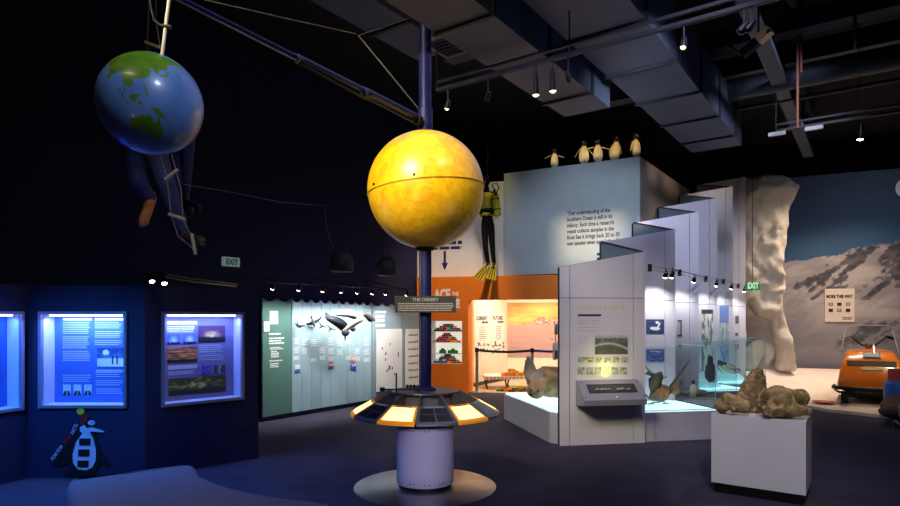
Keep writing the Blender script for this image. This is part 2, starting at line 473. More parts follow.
# ---- painted penguin cut-out on the partition
M = frames[1]
def pg(poly): return [cast(M, x, y) for x, y in poly]
pb = thing('penguin_cutout', 'black and white penguin cut-out in a red hat with yellow bobble, on the partition', 'wall sign', M @ V((1.7,.0,.01)))
PBLK = mat('cutout_black', (10,10,14), .6); PWHT = mat('cutout_white', (200,205,230), .6, var=.02)
PRED = mat('cutout_red', (150,26,22), .6); PYEL = mat('cutout_yellow', (226,196,20), .6)
body = pg([(83,421),(90,422),(95,427),(96,434),(98,443),(103,452),(110,462),(111,467),(101,463),(98,470),(92,476),(70,476),(64,474),(65,469),(72,470),(71,462),(62,466),(53,464),(52,459),(59,446),(68,434),(76,424)])
obj('penguin_body', MB().prism(body, .001, .012, M), PBLK, pb)
obj('belly', MB().prism(pg([(84,432),(90,431),(94,438),(96.5,449),(96.5,460),(93,467),(87,470),(79,469),(74,463),(73.5,454),(77,442)]), .012, .015, M), PWHT, pb)
obj('face', MB().prism(pg([(81,427),(85,424.5),(88,428),(93,427),(103,430),(106,432),(99,431.6),(92,431),(90,433),(84,433),(81,431)]), .015, .018, M), PWHT, pb)
cx, cy = cast(M, 92.5, 422.5); s = .03
obj('eye', MB().prism([(cx+.038*math.cos(q), cy+.024*math.sin(q)) for q in [i*math.pi/8 for i in range(16)]], .012, .018, M), PWHT, pb)
obj('pupil', MB().prism([(cx+.012+.008*math.cos(q), cy+.006*math.sin(q)) for q in [i*math.pi/4 for i in range(8)]], .018, .02, M), PBLK, pb)
obj('hat', MB().prism(pg([(80.5,414),(87,412.5),(90,416),(87.5,421),(84,425),(81,424),(82,419)]), .012, .02, M), PRED, pb)
cx, cy = cast(M, 81.8, 411)
obj('bobble', MB().prism([(cx+(.036+.006*(i%2))*math.cos(i*math.pi/8), cy+(.03+.006*(i%2))*math.sin(i*math.pi/8)) for i in range(16)], .012, .024, M), PYEL, pb)
for y in (441.5, 452.5, 463.5):
    x0, x1, y0, y1 = rect(M, 80.5-(y-441)*.08, y-3.4, 91.5-(y-441)*.08, y+3.3)
    obj('flap', MB().box(x0, x1, y0, y1, .015, .022, M), PBLK, pb)
def along(px0, py0, px1, py1, s, m, sz):
    a = cast(M, px0, py0); b = cast(M, px1, py1)
    write(s, M, a[0], a[1], sz, m, pb, rot=math.atan2(b[1]-a[1], b[0]-a[0]), z=.014, width=math.hypot(b[0]-a[0], b[1]-a[1]), bold=.001)
along(54, 460.5, 64, 446.5, 'POM POM', PWHT, .05)
along(74, 434.5, 79, 425, 'FACTS', PWHT, .05)
a = cast(M, 65, 444.5); b = cast(M, 72.5, 436)
rot = M @ Matrix.Translation((a[0], a[1], 0)) @ Matrix.Rotation(math.atan2(b[1]-a[1], b[0]-a[0]), 4, 'Z')
obj('lettering', text_lines(rot, 0, math.hypot(b[0]-a[0], b[1]-a[1]), .035, 1, .04, .04, 3, z=.014, ragged=0), PRED, pb)

# ---- bench
def smooth_poly(pts, n=8):
    out = []; N = len(pts)
    for i in range(N):
        p0, p1, p2, p3 = [V((*pts[(i+k-1) % N], 0)) for k in range(4)]
        for k in range(n):
            t = k/n; q = .5*((2*p1)+(-p0+p2)*t+(2*p0-5*p1+4*p2-p3)*t*t+(-p0+3*p1-3*p2+p3)*t**3)
            out.append((q.x, q.y))
    return out
BENCHM = mat('grey_felt_upholstery', (122,120,142), .95, var=.1, scale=30, bump=.4, bscale=300)
bp = [(-2.70,4.24),(-2.62,4.36),(-2.2,4.66),(-2.06,4.72),(-1.97,4.66),(-1.82,4.40),(-1.5,4.10),(-1.16,3.90),(-.86,3.79),(-.72,3.70),(-.70,3.50),(-.85,3.25),(-1.2,3.08),(-1.6,3.02),(-1.88,3.1),(-2.30,3.66)]
bt = thing('upholstered_bench', 'large grey curved upholstered bench in front of the navy partition', 'bench', (-1.9,3.9,0))
sp_ = smooth_poly(bp, 5)
cxb = sum(p[0] for p in sp_)/len(sp_); cyb = sum(p[1] for p in sp_)/len(sp_)
def ring(off, z):
    me = []
    N = len(sp_)
    for i in range(N):
        a = V((*sp_[i-1],0)); b = V((*sp_[(i+1)%N],0)); t = (b-a).normalized(); n = V((-t.y, t.x, 0))
        s = 1 if sum(sp_[k][0]*sp_[(k+1)%N][1]-sp_[(k+1)%N][0]*sp_[k][1] for k in range(N)) > 0 else -1
        me.append(V((*sp_[i],0))+n*off*s+V((0,0,z)))
    return me
mb = MB(); mb.loft([ring(.05,.05), ring(0,.06), ring(0,.40), ring(.01,.43), ring(.03,.447), ring(.06,.452), ring(.068,.452), ring(.075,.452)], caps=True)
obj('cushion', mb, BENCHM, bt, auto=50)
obj('plinth', MB().loft([ring(.09,0), ring(.09,.055)]), BLACK, bt)
# ================================================================ ORRERY
ox, oy = -.235, 5.7
oc = V((ox, oy, 0))
orr = thing('orrery_table', 'round orrery table with lit and dark wedge panels on a white drum base', 'exhibit table', oc)
T0 = Matrix.Translation(oc)
SPUN = mat('spun_metal_floor_disc', (150,146,150), .32, .85, var=.12, scale=3)
obj('floor_disc', MB().lathe([(.672,0),(.672,.008),(.664,.012),(0,.012)], T0, 72), SPUN, orr, auto=30)
DRUM = mat('lavender_white_drum_paint', (190,188,206), .5, var=.03)
obj('drum_recess', MB().lathe([(.25,.012),(.25,.05)], T0, 48), BLACK, orr, auto=30)
dr = obj('drum', MB().lathe([(.268,.05),(.27,.055),(.27,.600),(.262,.606)], T0, 64), DRUM, orr, auto=30)
for k in range(12):
    a = k*math.pi/6+.1
    for da in (-.07, .07):
        for z in (.085, .57):
            p = oc+V((.270*math.cos(a+da), .270*math.sin(a+da), z)); q = oc+V((.2735*math.cos(a+da), .2735*math.sin(a+da), z))
            if p.y < oy: obj('screw', MB().tube([p, q], .0065, 8), STEELDK, dr)
obj('collar', MB().lathe([(.262,.606),(.275,.62),(.285,.66),(.3,.67)], T0, 64), BLACK, orr, auto=30)
obj('inner_drum', MB().lathe([(.3,.66),(.30,.9)], T0, 48), mat('inner_drum_grey', (150,146,156), .5, var=.05), orr, auto=30)
obj('top_ring', MB().lathe([(.10,.90),(.10,.915),(.315,.915),(.32,.905),(.315,.895),(.12,.895)], T0, 64), mat('top_ring_grey', (108,108,116), .35, .5), orr, auto=30)
DARKP = mat('dark_panel_face', (28,30,34), .35, var=.1); PFR = mat('panel_frame_grey', (120,122,122), .4, .4)
LITP = mat('lit_panel_face', (255,240,190), emit=(255,214,130), es=1.8)
GOLDF = mat('lit_panel_frame', (226,160,40), .45, .1, emit=(255,150,20), es=.35)
STEELBLUE = mat('bluish_panel_face', (120,140,160), .35, .2)
da = R(30)
def sp3(r, a, z): return oc+V((r*math.cos(a), r*math.sin(a), z))
for k in range(12):
    ac = R(-90)+R(10.5)+k*da; lit = (k % 2 == 1)
    a0, a1 = ac-da/2+.012, ac+da/2-.012
    zz = lambda r: .905-(r-.36)/(.70-.36)*(.905-.715)
    # tilted frame plate, rounded outer edge
    def plate(r0, r1, b0, b1, dz, th, n=8):
        mb = MB(); vs = []
        for s in (dz, dz-th):
            for r in (r0, r1):
                for i in range(n+1):
                    a = b0+(b1-b0)*i/n; vs.append(sp3(r, a, zz(r)+s))
        m = n+1; fs = []
        for i in range(n):
            fs.append((i, m+i, m+i+1, i+1)); fs.append((2*m+i, 2*m+i+1, 3*m+i+1, 3*m+i))
            fs.append((i, i+1, 2*m+i+1, 2*m+i)); fs.append((m+i, 3*m+i, 3*m+i+1, m+i+1))
        fs += [(0, 2*m, 3*m, m), (n, m+n, 3*m+n, 2*m+n)]
        return mb.add(vs, fs)
    pn = obj('wedge_panel', plate(.49, .70, a0, a1, 0, .022), GOLDF if lit else PFR, orr, label='glowing yellow wedge panel' if lit else 'dark wedge panel')
    if lit:
        obj('lit_face', plate(.515, .672, a0+.035, a1-.035, .003, .004), LITP, pn)
        for q in (.2, .42, .6, .8):
            obj('pictogram', plate(.56+.05*((q*10) % 2 > 1), .568+.05*((q*10) % 2 > 1), a0+.05+q*.33, a0+.075+q*.33, .005, .002, 1), DGREY, pn)
        obj('caption', plate(.499, .508, a0+.1, a1-.1, .002, .002), DGREY, pn)
    else:
        obj('caption', plate(.499, .511, a0+.08, a1-.08, .002, .002), LGREY, pn)
        for r0, r1 in ((.52,.585),(.595,.675)):
            for b0, b1 in ((a0+.03, ac-.01), (ac+.01, a1-.03)):
                obj('dark_pane', plate(r0, r1, b0, b1, .003, .004), DARKP if k != 2 else STEELBLUE, pn)
    # open trough behind the panel: floor and radial fin
    mb = MB(); b = ac+da/2
    t = V((-math.sin(b), math.cos(b), 0))*.006
    prof = [(.31,.70),(.66,.70),(.70,.716),(.49,.832),(.358,.905),(.31,.905)]
    vs = [sp3(r, b, z)-t for r, z in prof]+[sp3(r, b, z)+t for r, z in prof]; n = len(prof)
    mb.add(vs, [tuple(range(n)), tuple(range(n, 2*n))[::-1]]+[(i, n+i, n+(i+1) % n, (i+1) % n) for i in range(n)])
    obj('fin', mb, PFR, orr)
obj('under_tray', MB().lathe([(.29,.665),(.62,.688),(.685,.70),(.685,.706),(.3,.70)], T0, 72), BLACK, orr, auto=30)
obj('pole', MB().tube([oc+V((0,0,.9)), oc+V((0,0,2.30))], .059, 28), BLUEPAINT, orr, auto=40)
obj('pole_foot', MB().lathe([(.105,.915),(.1,.935),(.066,.95),(.06,.95)], T0, 32), BLUEPAINT, orr, auto=30)
obj('pole', MB().tube([oc+V((0,0,3.33)), oc+V((0,0,H-.002))], .057, 28), BLUEPAINT, orr, auto=40)
obj('pole_joint', MB().lathe([(.06,3.38),(.07,3.39),(.07,3.58),(.06,3.59)], T0, 32), BLUEPAINT, orr, auto=30)
cpx = P(420.3, 250, 5.64)
obj('conduit', MB().tube([V((cpx.x, 5.66, 2.27)), V((cpx.x, 5.66, .93))], .006, 8), STEEL, orr)
for px, py, h in ((397, 371, .17), (383, 384, .03)):
    pass
arm = P(397, 388, 5.62)
obj('planet_arm', MB().tube([V((arm.x, 5.55, .915)), V((arm.x, 5.55, 1.09))], .008, 10).tube([V((-.62, 5.50, .945)), V((-.28, 5.50, .945))], .007, 10).tube([V((arm.x, 5.55, .945)), V((arm.x, 5.5, .945))], .006, 8), STEELDK, orr)
obj('planet_knob', MB().lathe([(.02,0),(.024,.01),(.024,.03),(.012,.035)], Matrix.Translation((-.62,5.50,.93)), 16), STEELDK, orr)
for x in (-.36, -.39, -.33):
    obj('dial', MB().lathe([(.012,0),(.012,.03),(.006,.034)], Matrix.Translation((x,5.50,.955)), 12), STEELDK, orr)

# sun ball: yellow sphere on the pole (two shells meeting at a seam)
SUNM = bpy.data.materials.new('mottled_yellow_fibreglass'); SUNM.use_nodes = True
nt = SUNM.node_tree; b = nt.nodes['Principled BSDF']
tcn = nt.nodes.new('ShaderNodeTexCoord'); mp = nt.nodes.new('ShaderNodeMapping'); mp.inputs['Scale'].default_value = (1,1,1)
n1 = nt.nodes.new('ShaderNodeTexNoise'); n1.inputs['Scale'].default_value = 9; n1.inputs['Detail'].default_value = 6; n1.inputs['Distortion'].default_value = 1.2
rr = nt.nodes.new('ShaderNodeValToRGB'); rr.color_ramp.elements[0].position = .32; rr.color_ramp.elements[0].color = (*lin((222,160,14)),1)
rr.color_ramp.elements[1].position = .62; rr.color_ramp.elements[1].color = (*lin((240,196,24)),1)
nt.links.new(tcn.outputs['Object'], mp.inputs['Vector']); nt.links.new(mp.outputs['Vector'], n1.inputs['Vector'])
nt.links.new(n1.outputs['Fac'], rr.inputs['Fac']); nt.links.new(rr.outputs['Color'], b.inputs['Base Color'])
b.inputs['Roughness'].default_value = .38; b.inputs['Coat Weight'].default_value = .35; b.inputs['Coat Roughness'].default_value = .2
sc = V((ox+.005, oy, 2.812)); RS = .552
sun = thing('sun_globe', 'big mottled yellow globe on the blue pole above the orrery table', 'globe', sc)
tilt = Matrix.Rotation(R(-5), 3, 'Y')
up = MB(); lo = MB()
prof = [(RS*math.cos(math.pi/2*j/24), RS*math.sin(math.pi/2*j/24)) for j in range(25)]
TS = Matrix.Translation(sc) @ tilt.to_4x4()
obj('upper_shell', up.lathe([(max(r,.0005), z) for r, z in prof], TS, 96), SUNM, sun, auto=40)
obj('lower_shell', lo.lathe([(max(r*.992,.0005), -z) for r, z in prof][::-1], TS, 96), SUNM, sun, auto=40)
obj('seam_rim', MB().lathe([(RS*.985,-.004),(RS*1.008,-.006),(RS*1.008,.001),(RS*.985,.002)], TS, 96), SUNM, sun, auto=30)
obj('pole_cap', MB().lathe([(.058,0),(.085,.01),(.1,.03),(.07,.05)], Matrix.Translation((ox,oy,2.235)), 32), BLACK, sun, auto=30)
obj('pole_cap', MB().lathe([(.07,0),(.07,.04),(.06,.045)], Matrix.Translation((ox,oy,3.375)), 32), BLUEPAINT, sun, auto=30)
for a in (R(215),R(262)):
    p = TS @ V((RS*1.0*math.cos(a), RS*1.0*math.sin(a), .03)); q = TS @ V((RS*1.012*math.cos(a), RS*1.012*math.sin(a), .03))
    obj('bolt', MB().tube([p, q], .013, 10), BLACK, sun)

# name board on the pole
sg = thing('name_board', 'dark grey board reading THE ORRERY on the blue pole', 'sign', (ox, oy-.07, 1.65))
Ms = frame((P(394.8,304,5.6).x, 5.6), (P(456,304,5.6).x, 5.6))
wS = flen((P(394.8,304,5.6).x, 5.6), (P(456,304,5.6).x, 5.6))
zb, zt = P(0,312.5,5.6).z, P(0,296,5.6).z
BOARD = mat('slate_board', (52,52,60), .5, var=.08)
obj('board', MB().box(0, wS, zb, zt, -.015, 0, Ms), BOARD, sg, bevel=.002)
write('THE ORRERY', Ms, wS/2, zt-.048, .042, LGREY, sg, align='CENTER', z=.002, bold=.0006)
obj('text_block', text_lines(Ms, .03, wS-.02, zt-.066, 5, .0165, .0075, 11, z=.002, ragged=.05), LGREY, sg)
obj('bracket', MB().box(wS/2-.04, wS/2+.04, zb+.03, zt-.03, -.045, -.015, Ms), BLACK, sg)

# ---- long telescopic arm and the earth globe
ag = thing('orbit_arm', 'long blue telescoping arm reaching from the pole towards the earth globe', 'support arm', (ox, oy, 3.3))
A0 = V((ox, oy, 3.47)); A1 = V((-1.64, 3.5, 3.50)); dv = (A1-A0).normalized(); L = (A1-A0).length
side = dv.cross(V((0,0,1))).normalized()
for f0, f1, r_, dz in ((.03,.34,.030,0),(.32,.62,.022,0),(.60,1.02,.013,0)):
    obj('arm_tube', MB().tube([A0+dv*L*f0, A0+dv*L*f1], r_, 14), BLUEPAINT, ag, auto=40)
for f0, f1 in ((.05,.33),(.33,.62)):
    obj('stay_tube', MB().tube([A0+dv*L*f0-V((0,0,.07-.02*f0)), A0+dv*L*f1-V((0,0,.055-.02*f1))], .009, 8), STEELDK, ag)
obj('stay_tube', MB().tube([A0+dv*L*.62-V((0,0,.03)), A0+dv*L*1.0-V((0,0,.022))], .006, 8), STEEL, ag)
for f in (.33,.61,.05): obj('clamp', MB().tube([A0+dv*L*(f-.008)-V((0,0,.02)), A0+dv*L*(f+.008)-V((0,0,.02))], .045 if f < .6 else .03, 14), BLACK, ag)
obj('end_clamp', MB().tube([A1-dv*.02, A1+dv*.05], .024, 14), STEEL, ag)

ec = V((-1.744, 3.5, 2.846)); RE = .286
vdir = (CAM-ec).normalized(); rt = V((0,0,1)).cross(vdir).normalized(); upv = vdir.cross(rt).normalized()
axis = (upv*math.cos(R(14))+rt*math.sin(R(14))).normalized()
xr = axis.cross(vdir).normalized()      # east on the visible disc
fr = xr.cross(axis).normalized()        # towards the camera
LON0 = 131
CONT = {
 'asia': [(30,70),(40,66),(50,68),(60,70),(72,73),(90,75),(105,77),(120,73),(140,72),(160,70),(178,68),(178,64),(163,60),(156,52),(160,60),(150,59),(138,54),(141,48),(135,43),(130,42),(129,36),(126,35),(125,39),(121,39),(118,38),(122,36),(120,33),(122,30),(119,25),(113,22),(108,21),(106,18),(109,13),(106,9),(103,10),(101,13),(100,9),(103,4),(103,1),(100,5),(98,10),(97,16),(94,17),(91,22),(87,21),(80,15),(80,10),(77,8),(73,17),(70,21),(66,25),(57,26),(51,28),(48,30),(50,26),(56,25),(59,22),(52,16),(44,13),(38,21),(34,28),(35,36),(27,37),(28,41),(20,38),(14,44),(8,44),(-1,37),(-9,37),(-9,43),(-1,46),(-4,48),(5,52),(10,56),(20,55),(30,60),(18,60),(20,65),(12,57),(5,60),(15,69)],
 'australia': [(114,-22),(119,-20),(122,-17),(126,-14),(129,-15),(131,-12),(136,-12),(136,-15),(140,-17.5),(141.5,-12),(142.5,-11),(145,-15),(147,-19),(151,-23),(153.5,-28),(152,-32),(150,-37),(146,-39),(141,-38),(138,-35),(136,-34),(132,-32),(127,-32),(123,-34),(118,-35),(115,-34),(115.5,-31)],
 'newguinea': [(131,-1),(135,-3),(138,-1.5),(144,-4),(147,-6),(150,-10),(146,-9),(142,-9),(138,-8),(133,-4)],
 'borneo': [(109,1),(111,3),(115,5),(117,7),(119,5),(117.5,1),(116,-3),(111,-3.5),(110,-1)],
 'sumatra': [(95,5.5),(98,4),(101,1),(104,-2),(106,-5.5),(104,-5.5),(101,-2),(98,1)],
 'java': [(105.5,-6.2),(110,-6.4),(114,-7.2),(114,-8.6),(109,-7.9),(105.5,-7.2)],
 'sulawesi': [(119,-1),(121,1),(125,1.5),(121,0),(123,-4),(121,-4),(120,-5.5),(119,-3)],
 'phil': [(120,18),(122,18),(122,15),(125,11),(126,7),(123,7),(122,11),(120,14)],
 'japan': [(130,33),(132,35),(137,37),(140,40),(141,43),(145,44),(142,41),(141,36),(136,33.5)],
 'nz': [(172.5,-34.5),(176,-37.5),(178,-38),(176,-41),(172,-43.5),(168,-46.5),(167,-45),(171,-42),(174,-39)],
 'africa': [(-6,35),(10,37),(20,32),(32,31),(35,27),(43,12),(51,12),(42,-1),(40,-15),(35,-24),(27,-34),(18,-34),(12,-16),(9,0),(5,5),(-8,4),(-17,14),(-16,22)],
 'samerica': [(-80,8),(-70,12),(-60,9),(-50,0),(-35,-7),(-40,-22),(-50,-28),(-58,-38),(-66,-45),(-68,-54),(-74,-50),(-71,-30),(-70,-18),(-81,-5)],
 'namerica': [(-168,66),(-156,71),(-125,70),(-95,72),(-80,68),(-60,58),(-56,52),(-70,44),(-81,32),(-81,26),(-90,30),(-97,26),(-97,20),(-88,20),(-84,10),(-95,15),(-105,20),(-113,28),(-124,40),(-125,50),(-150,60),(-165,55)],
}
def inside(p, poly):
    x, y = p; r = False; n = len(poly)
    for i in range(n):
        x1, y1 = poly[i]; x2, y2 = poly[(i+1) % n]
        if (y1 > y) != (y2 > y) and x < (x2-x1)*(y-y1)/(y2-y1)+x1: r = not r
    return r
def earth_col(p):
    d = (V(p)).normalized()
    la = math.degrees(math.asin(max(-1, min(1, d.dot(axis))))); lo_ = math.degrees(math.atan2(d.dot(xr), d.dot(fr)))+LON0
    la += .9*nz(d.x*9, d.y*9, d.z*9); lo_ += .9*nz(d.y*9, d.z*9, d.x*9)
    if la < -72: return (225,230,235)
    for L_ in (lo_, lo_-360):
        for c in CONT.values():
            if inside((L_, la), c): return mixc((70,118,26), (96,132,34), .5+nz(d.x*4, d.y*4, d.z*4))
    return mixc((84,124,190), (100,142,206), .5+.8*nz(d.x*2, d.y*2, d.z*2))
EARTHM = attr_mat('painted_globe', .35, coat=.3)
eg = thing('earth_globe', 'blue and green earth globe hanging from a cream rod at upper left', 'globe', ec)
mb = MB().ball((0,0,0), RE, 360, 180)
mb.v = [V(p) for p in mb.v]
cols = [earth_col(p) for p in mb.v]; it = iter(cols)
mb.v = [p+ec for p in mb.v]
obj('painted_sphere', mb, EARTHM, eg, colfn=lambda p: next(it), smooth=True)
rodt = P(169.6, 4, 3.5); rodb = P(161.2, 58, 3.5)
obj('rod', MB().tube([rodb-V((0,0,.02)), rodt+V((0,0,.05))], .0095, 12), mat('cream_rod', (216,196,176), .4), eg, auto=40)
pcl = P(166, 27, 3.5)
obj('clamp', MB().tube([pcl+V((-.025,0,.004)), pcl+V((.03,0,-.002))], .014, 10), BLACK, eg)

# cables
ROPE = mat('pale_cord', (104,98,90), .8); ROPED = mat('dark_cable', (24,24,28), .7)
def cable(name, pts, r, m, label, n=6):
    return obj(name, MB().tube(pts, r, n), m, label=label, cat='cable')
cable('stay_cable', [P(205,0,4.3), P(282,17.5,4.9), P(356,34,5.4)], .004, ROPE, 'pale stay cable running from the top left to the knot above the arm')
cable('stay_cable', [P(360,35,5.4), P(388,26,5.6), P(419,14,5.66)], .004, ROPE, 'short pale stay cable between the knot and the upper blue pole')
cable('stay_cable', [P(358,35,5.4), P(418,108,5.66)], .006, ROPE, 'pale stay cable slanting down from the knot to the arm joint')
cable('black_cable', [P(148,-14,3.9), P(151,8,3.9), P(154,20,3.8), P(163,27,3.6), P(168,27,3.5)], .006, ROPED, 'black cable looping above the earth globe to its rod')
cable('thin_wire', [P(-30,119,5.2), P(0,129,5.15), P(60,146,5.1), P(120,163,5.1)], .0035, ROPE, 'thin pale wire sagging in from the left edge behind the climbers')
cable('thin_wire', [P(182,184,5.1), P(230,192,5.8), P(280,202,6.6), P(324,206,7.4), P(327,230,7.5), P(333,248,7.6)], .0035, ROPE, 'thin pale wire from the climbers across the dark wall to a hanging lamp')
# ================================================================ BLUE EXHIBIT PANEL ALONG THE LEFT WALL
E0 = (-2.86, 9.23); E1 = (-.69, 12.30)
M = frame(E0, E1); LE = flen(E0, E1)
ep = thing('exhibit_panel', 'long wall panel of green, pale blue and grey slats with a wavy top edge', 'exhibit panel', (-1.8,10.8,0))
SG = mat('sea_green_slat', (84,126,120), .55, var=.04); SB = mat('pale_blue_slat', (160,190,204), .55, var=.03); SGY = mat('grey_blue_slat', (140,158,168), .55, var=.03)
def xs(px): return cast(M, px, 340)[0]
zb_ = .075
def slats(name, px0, px1, n, m, wave=1):
    x0, x1 = xs(px0), xs(px1); mb = MB()
    for i in range(n):
        a = x0+(x1-x0)*i/n+.003; b = x0+(x1-x0)*(i+1)/n-.003
        top = []
        q = max(1, wave)
        for k in range(q*6+1):
            t = k/(q*6); fr_ = (t*q) % 1 if k < q*6 else 1
            top.append((a+(b-a)*t, 1.915-.05*(a+(b-a)*t)/LE*1-.055*math.sin(math.pi*fr_)**.8))
        mb.prism([(a, zb_), (b, zb_)]+top[::-1], -.03, 0, M)
    return obj(name, mb, m, ep)
slats('slat_section', 262.5, 291.5, 1, SG, 2)
slats('slat_section', 292, 371.5, 9, SB, 1)
slats('slat_section', 372, 401.5, 1, SGY, 3)
slats('slat_section', 402, 419, 1, SGY, 2)
obj('backing', MB().box(.01, LE-.01, .03, 1.80, -.05, -.031, M), BLACK, ep)
obj('plinth', MB().box(0, LE, 0, zb_-.005, -.12, -.03, M), NAVY, ep)
def er(*a): return rect(M, *a)
WARMB = mat('cream_card', (240,238,228), .6, var=.01)
obj('card', MB().box(*er(269.5,311,277.5,324), 0, .012, M), WARMB, ep)
obj('card', MB().box(*er(263.6,321.5,269,331.5), 0, .012, M), TEXTW, ep)
for k, (x0,y0,x1,y1,n) in enumerate([(269,333,285,336,1),(269,337.5,285,345,3),(270,347,285,350,2),(271,351,279,358,4),(269,360,286,362,1),(270,363,280,368,3)]):
    a = er(x0,y0,x1,y1); obj('text_block', text_lines(M, a[0], a[1], a[3], n, (a[3]-a[2])/n, (a[3]-a[2])/n*.55, 20+k, ragged=.3, z=.002), TEXTW, ep)
for i in range(9):
    x0 = 293.5+i*8.75
    for k, (y0, y1) in enumerate([(338+i*-.3, 345),(347.5,353.5),(356,360)]):
        if (i+k) % 4 == 3: continue
        a = er(x0, y0+(i % 3), x0+6.2, y1+(i % 3)); obj('text_block', text_lines(M, a[0], a[1], a[3], 4, (a[3]-a[2])/4, .011, 40+i*3+k, ragged=.3, z=.002), TEXTW, ep)
def leaflet(c1, c2):
    return lambda u, v: c1 if v < .4 else mixc((240,240,245), c2, .5+nz(u*3, v*3)*1.5)
picture('leaflet', M, er(294.5,364.5,299.5,372), 8, 12, leaflet((60,110,190),(250,250,250)), ep, z=.012)
picture('leaflet', M, er(328,361.5,333,369), 8, 12, leaflet((60,90,140),(190,80,60)), ep, z=.012)
picture('leaflet', M, er(350.5,356,356,360), 8, 8, leaflet((250,210,170),(240,150,90)), ep, z=.012)
picture('leaflet', M, er(350.5,361,355.5,370), 8, 12, leaflet((60,60,190),(80,70,200)), ep, z=.012)
obj('heading_bar', MB().box(*er(375,311,386,313), 0, .003, M), TEXTW, ep)
for k, y in enumerate((315,319,324)):
    a = er(375.5, y, 385.5, y+3.4); obj('text_block', text_lines(M, a[0], a[1], a[3], 3, (a[3]-a[2])/3, .012, 80+k, z=.002), TEXTW, ep)
WB = mat('white_board', (240,240,238), .5, var=.01); REDM = mat('red_marker', (196,30,60), .5)
# big white map board and the chart board stand proud of the slats
a = er(375.5,329,401,390)
mbk = obj('map_board', MB().box(a[0], a[1], a[2], a[3], .01, .03, M), WB, ep)
for i, (px, py) in enumerate([(381,348.5),(388.8,344),(384.5,353.5),(384.2,359.5),(397,353),(397,355.5),(388,367.5),(386,370.5),(393,374),(391,368)]):
    c = cast(M, px, py); s = .028 if i != 6 else .05
    obj('map_marker', MB().prism([(c[0]-s*.6,c[1]-s),(c[0]+s*.5,c[1]-s*.7),(c[0]+s*.7,c[1]+s*.6),(c[0]-s*.2,c[1]+s)], .03, .034, M), REDM if i not in (2,5,7,9) else DGREY, mbk)
a = er(405,329,418,385.5)
cbk = obj('chart_board', MB().box(a[0], a[1], a[2], a[3], .01, .03, M), WB, ep)
for i in range(7):
    y = 335.5+i*7.1; c0 = cast(M, 407, y); c1 = cast(M, 417, y-.4)
    mb = MB().box(c0[0], c1[0], c0[1]-.006, c0[1]+.004, .03, .033, M)
    for k in range(6):
        x = c0[0]+(c1[0]-c0[0])*(k+.4)/6; h = .02+.035*abs(nz(i*2.3, k*1.7)); mb.box(x, x+.02, c0[1], c0[1]+h, .03, .033, M)
    obj('chart_row', mb, DGREY, cbk)

# mounted seabirds flying in front of the panel
FEATH = attr_mat('feathers', .8, .3, 120)
def bird(name, label, c, hd, size, bank, wup, colb, colw, coltip, T=None, group=None, legs=False):
    """c body centre, hd heading angle, size body length, wings raised by wup"""
    t = thing(name, label, 'bird', c, group=group)
    B = Matrix.Translation(c) @ Matrix.Rotation(hd, 4, 'Z') @ Matrix.Rotation(bank, 4, 'X')
    if T is not None: B = Matrix.Translation(c) @ T
    s = size
    pts = [(-.5,0,.02),(-.36,0,.01),(-.15,0,0),(.1,0,0),(.27,0,.03),(.38,0,.06),(.47,0,.06),(.52,0,.05)]
    rs = [.02,.07,.14,.15,.10,.085,.07,.02]
    mb = MB().tube([V(p)*s for p in pts], [r*s for r in rs], 18, B)
    inv = B.inverted()
    obj('body', mb, FEATH, t, smooth=True, colfn=lambda p: colb((inv @ V(p))/s))
    obj('beak', MB().tube([V((.5,0,.05))*s, V((.6,0,.03))*s, V((.64,0,.005))*s], [.03*s,.018*s,.004*s], 10, B), mat('bird_beak', (70,60,44), .5), t, smooth=True)
    obj('tail', MB().loft([[V((-.42,-.05,.0))*s, V((-.42,.05,.0))*s, V((-.42,.05,.03))*s, V((-.42,-.05,.03))*s],
                           [V((-.68,-.12,.0))*s, V((-.68,.12,.0))*s, V((-.68,.12,.015))*s, V((-.68,-.12,.015))*s]], B), FEATH, t, colfn=lambda p: coltip)
    for sd, u in ((1, wup[0]), (-1, wup[1])):
        secs = []
        for k in range(11):
            f = k/10; y = sd*(.08+f*1.05*math.cos(u)); z = .06+f*1.05*math.sin(u)+.05*math.sin(f*3.1); ch = .34*(1-f)**.6+.02; x = .1-.22*f*f+.1*math.sin(f*3)
            th = .035*(1-f)+.006
            secs.append([V((x+ch*.35, y, z))*s, V((x+ch*.1, y, z+th))*s, V((x-ch*.65, y, z+.004))*s, V((x+ch*.1, y, z-th*.4))*s])
        if sd < 0: secs = [q[::-1] for q in secs]
        obj('wing', MB().loft(secs, B), FEATH, t, smooth=False, colfn=lambda p: colw(abs((inv @ V(p)).y)/s))
    return t
Mp = frame(E0, E1)
def ep_pt(px, py, off): 
    x, y = cast(Mp, px, py, off); return Mp @ V((x, y, off))
hdu = math.atan2(.816, .577)
gull = lambda q: (236,232,224) if q.z < .02 or q.x > .25 else (84,88,98)
def flat(pts, ws, th, M=None):
    """flat tapering limb through points, ws half widths measured up and down"""
    secs = []
    for i, (p, w) in enumerate(zip(pts, ws)):
        t = (pts[min(i+1, len(pts)-1)]-pts[max(i-1, 0)]).normalized(); n = V((.816,-.577,0)); u = t.cross(n).normalized()
        secs.append([p+u*w*math.cos(q)+n*th*math.sin(q) for q in [2*math.pi*k/12 for k in range(12)]])
    return MB().loft(secs)
alb_ = thing('mounted_albatross', 'large dark and cream seabird with raised wings mounted over the blue slats', 'bird', ep_pt(345, 325, .4))
E_ = lambda x, y, o=.35: ep_pt(x, y, o)
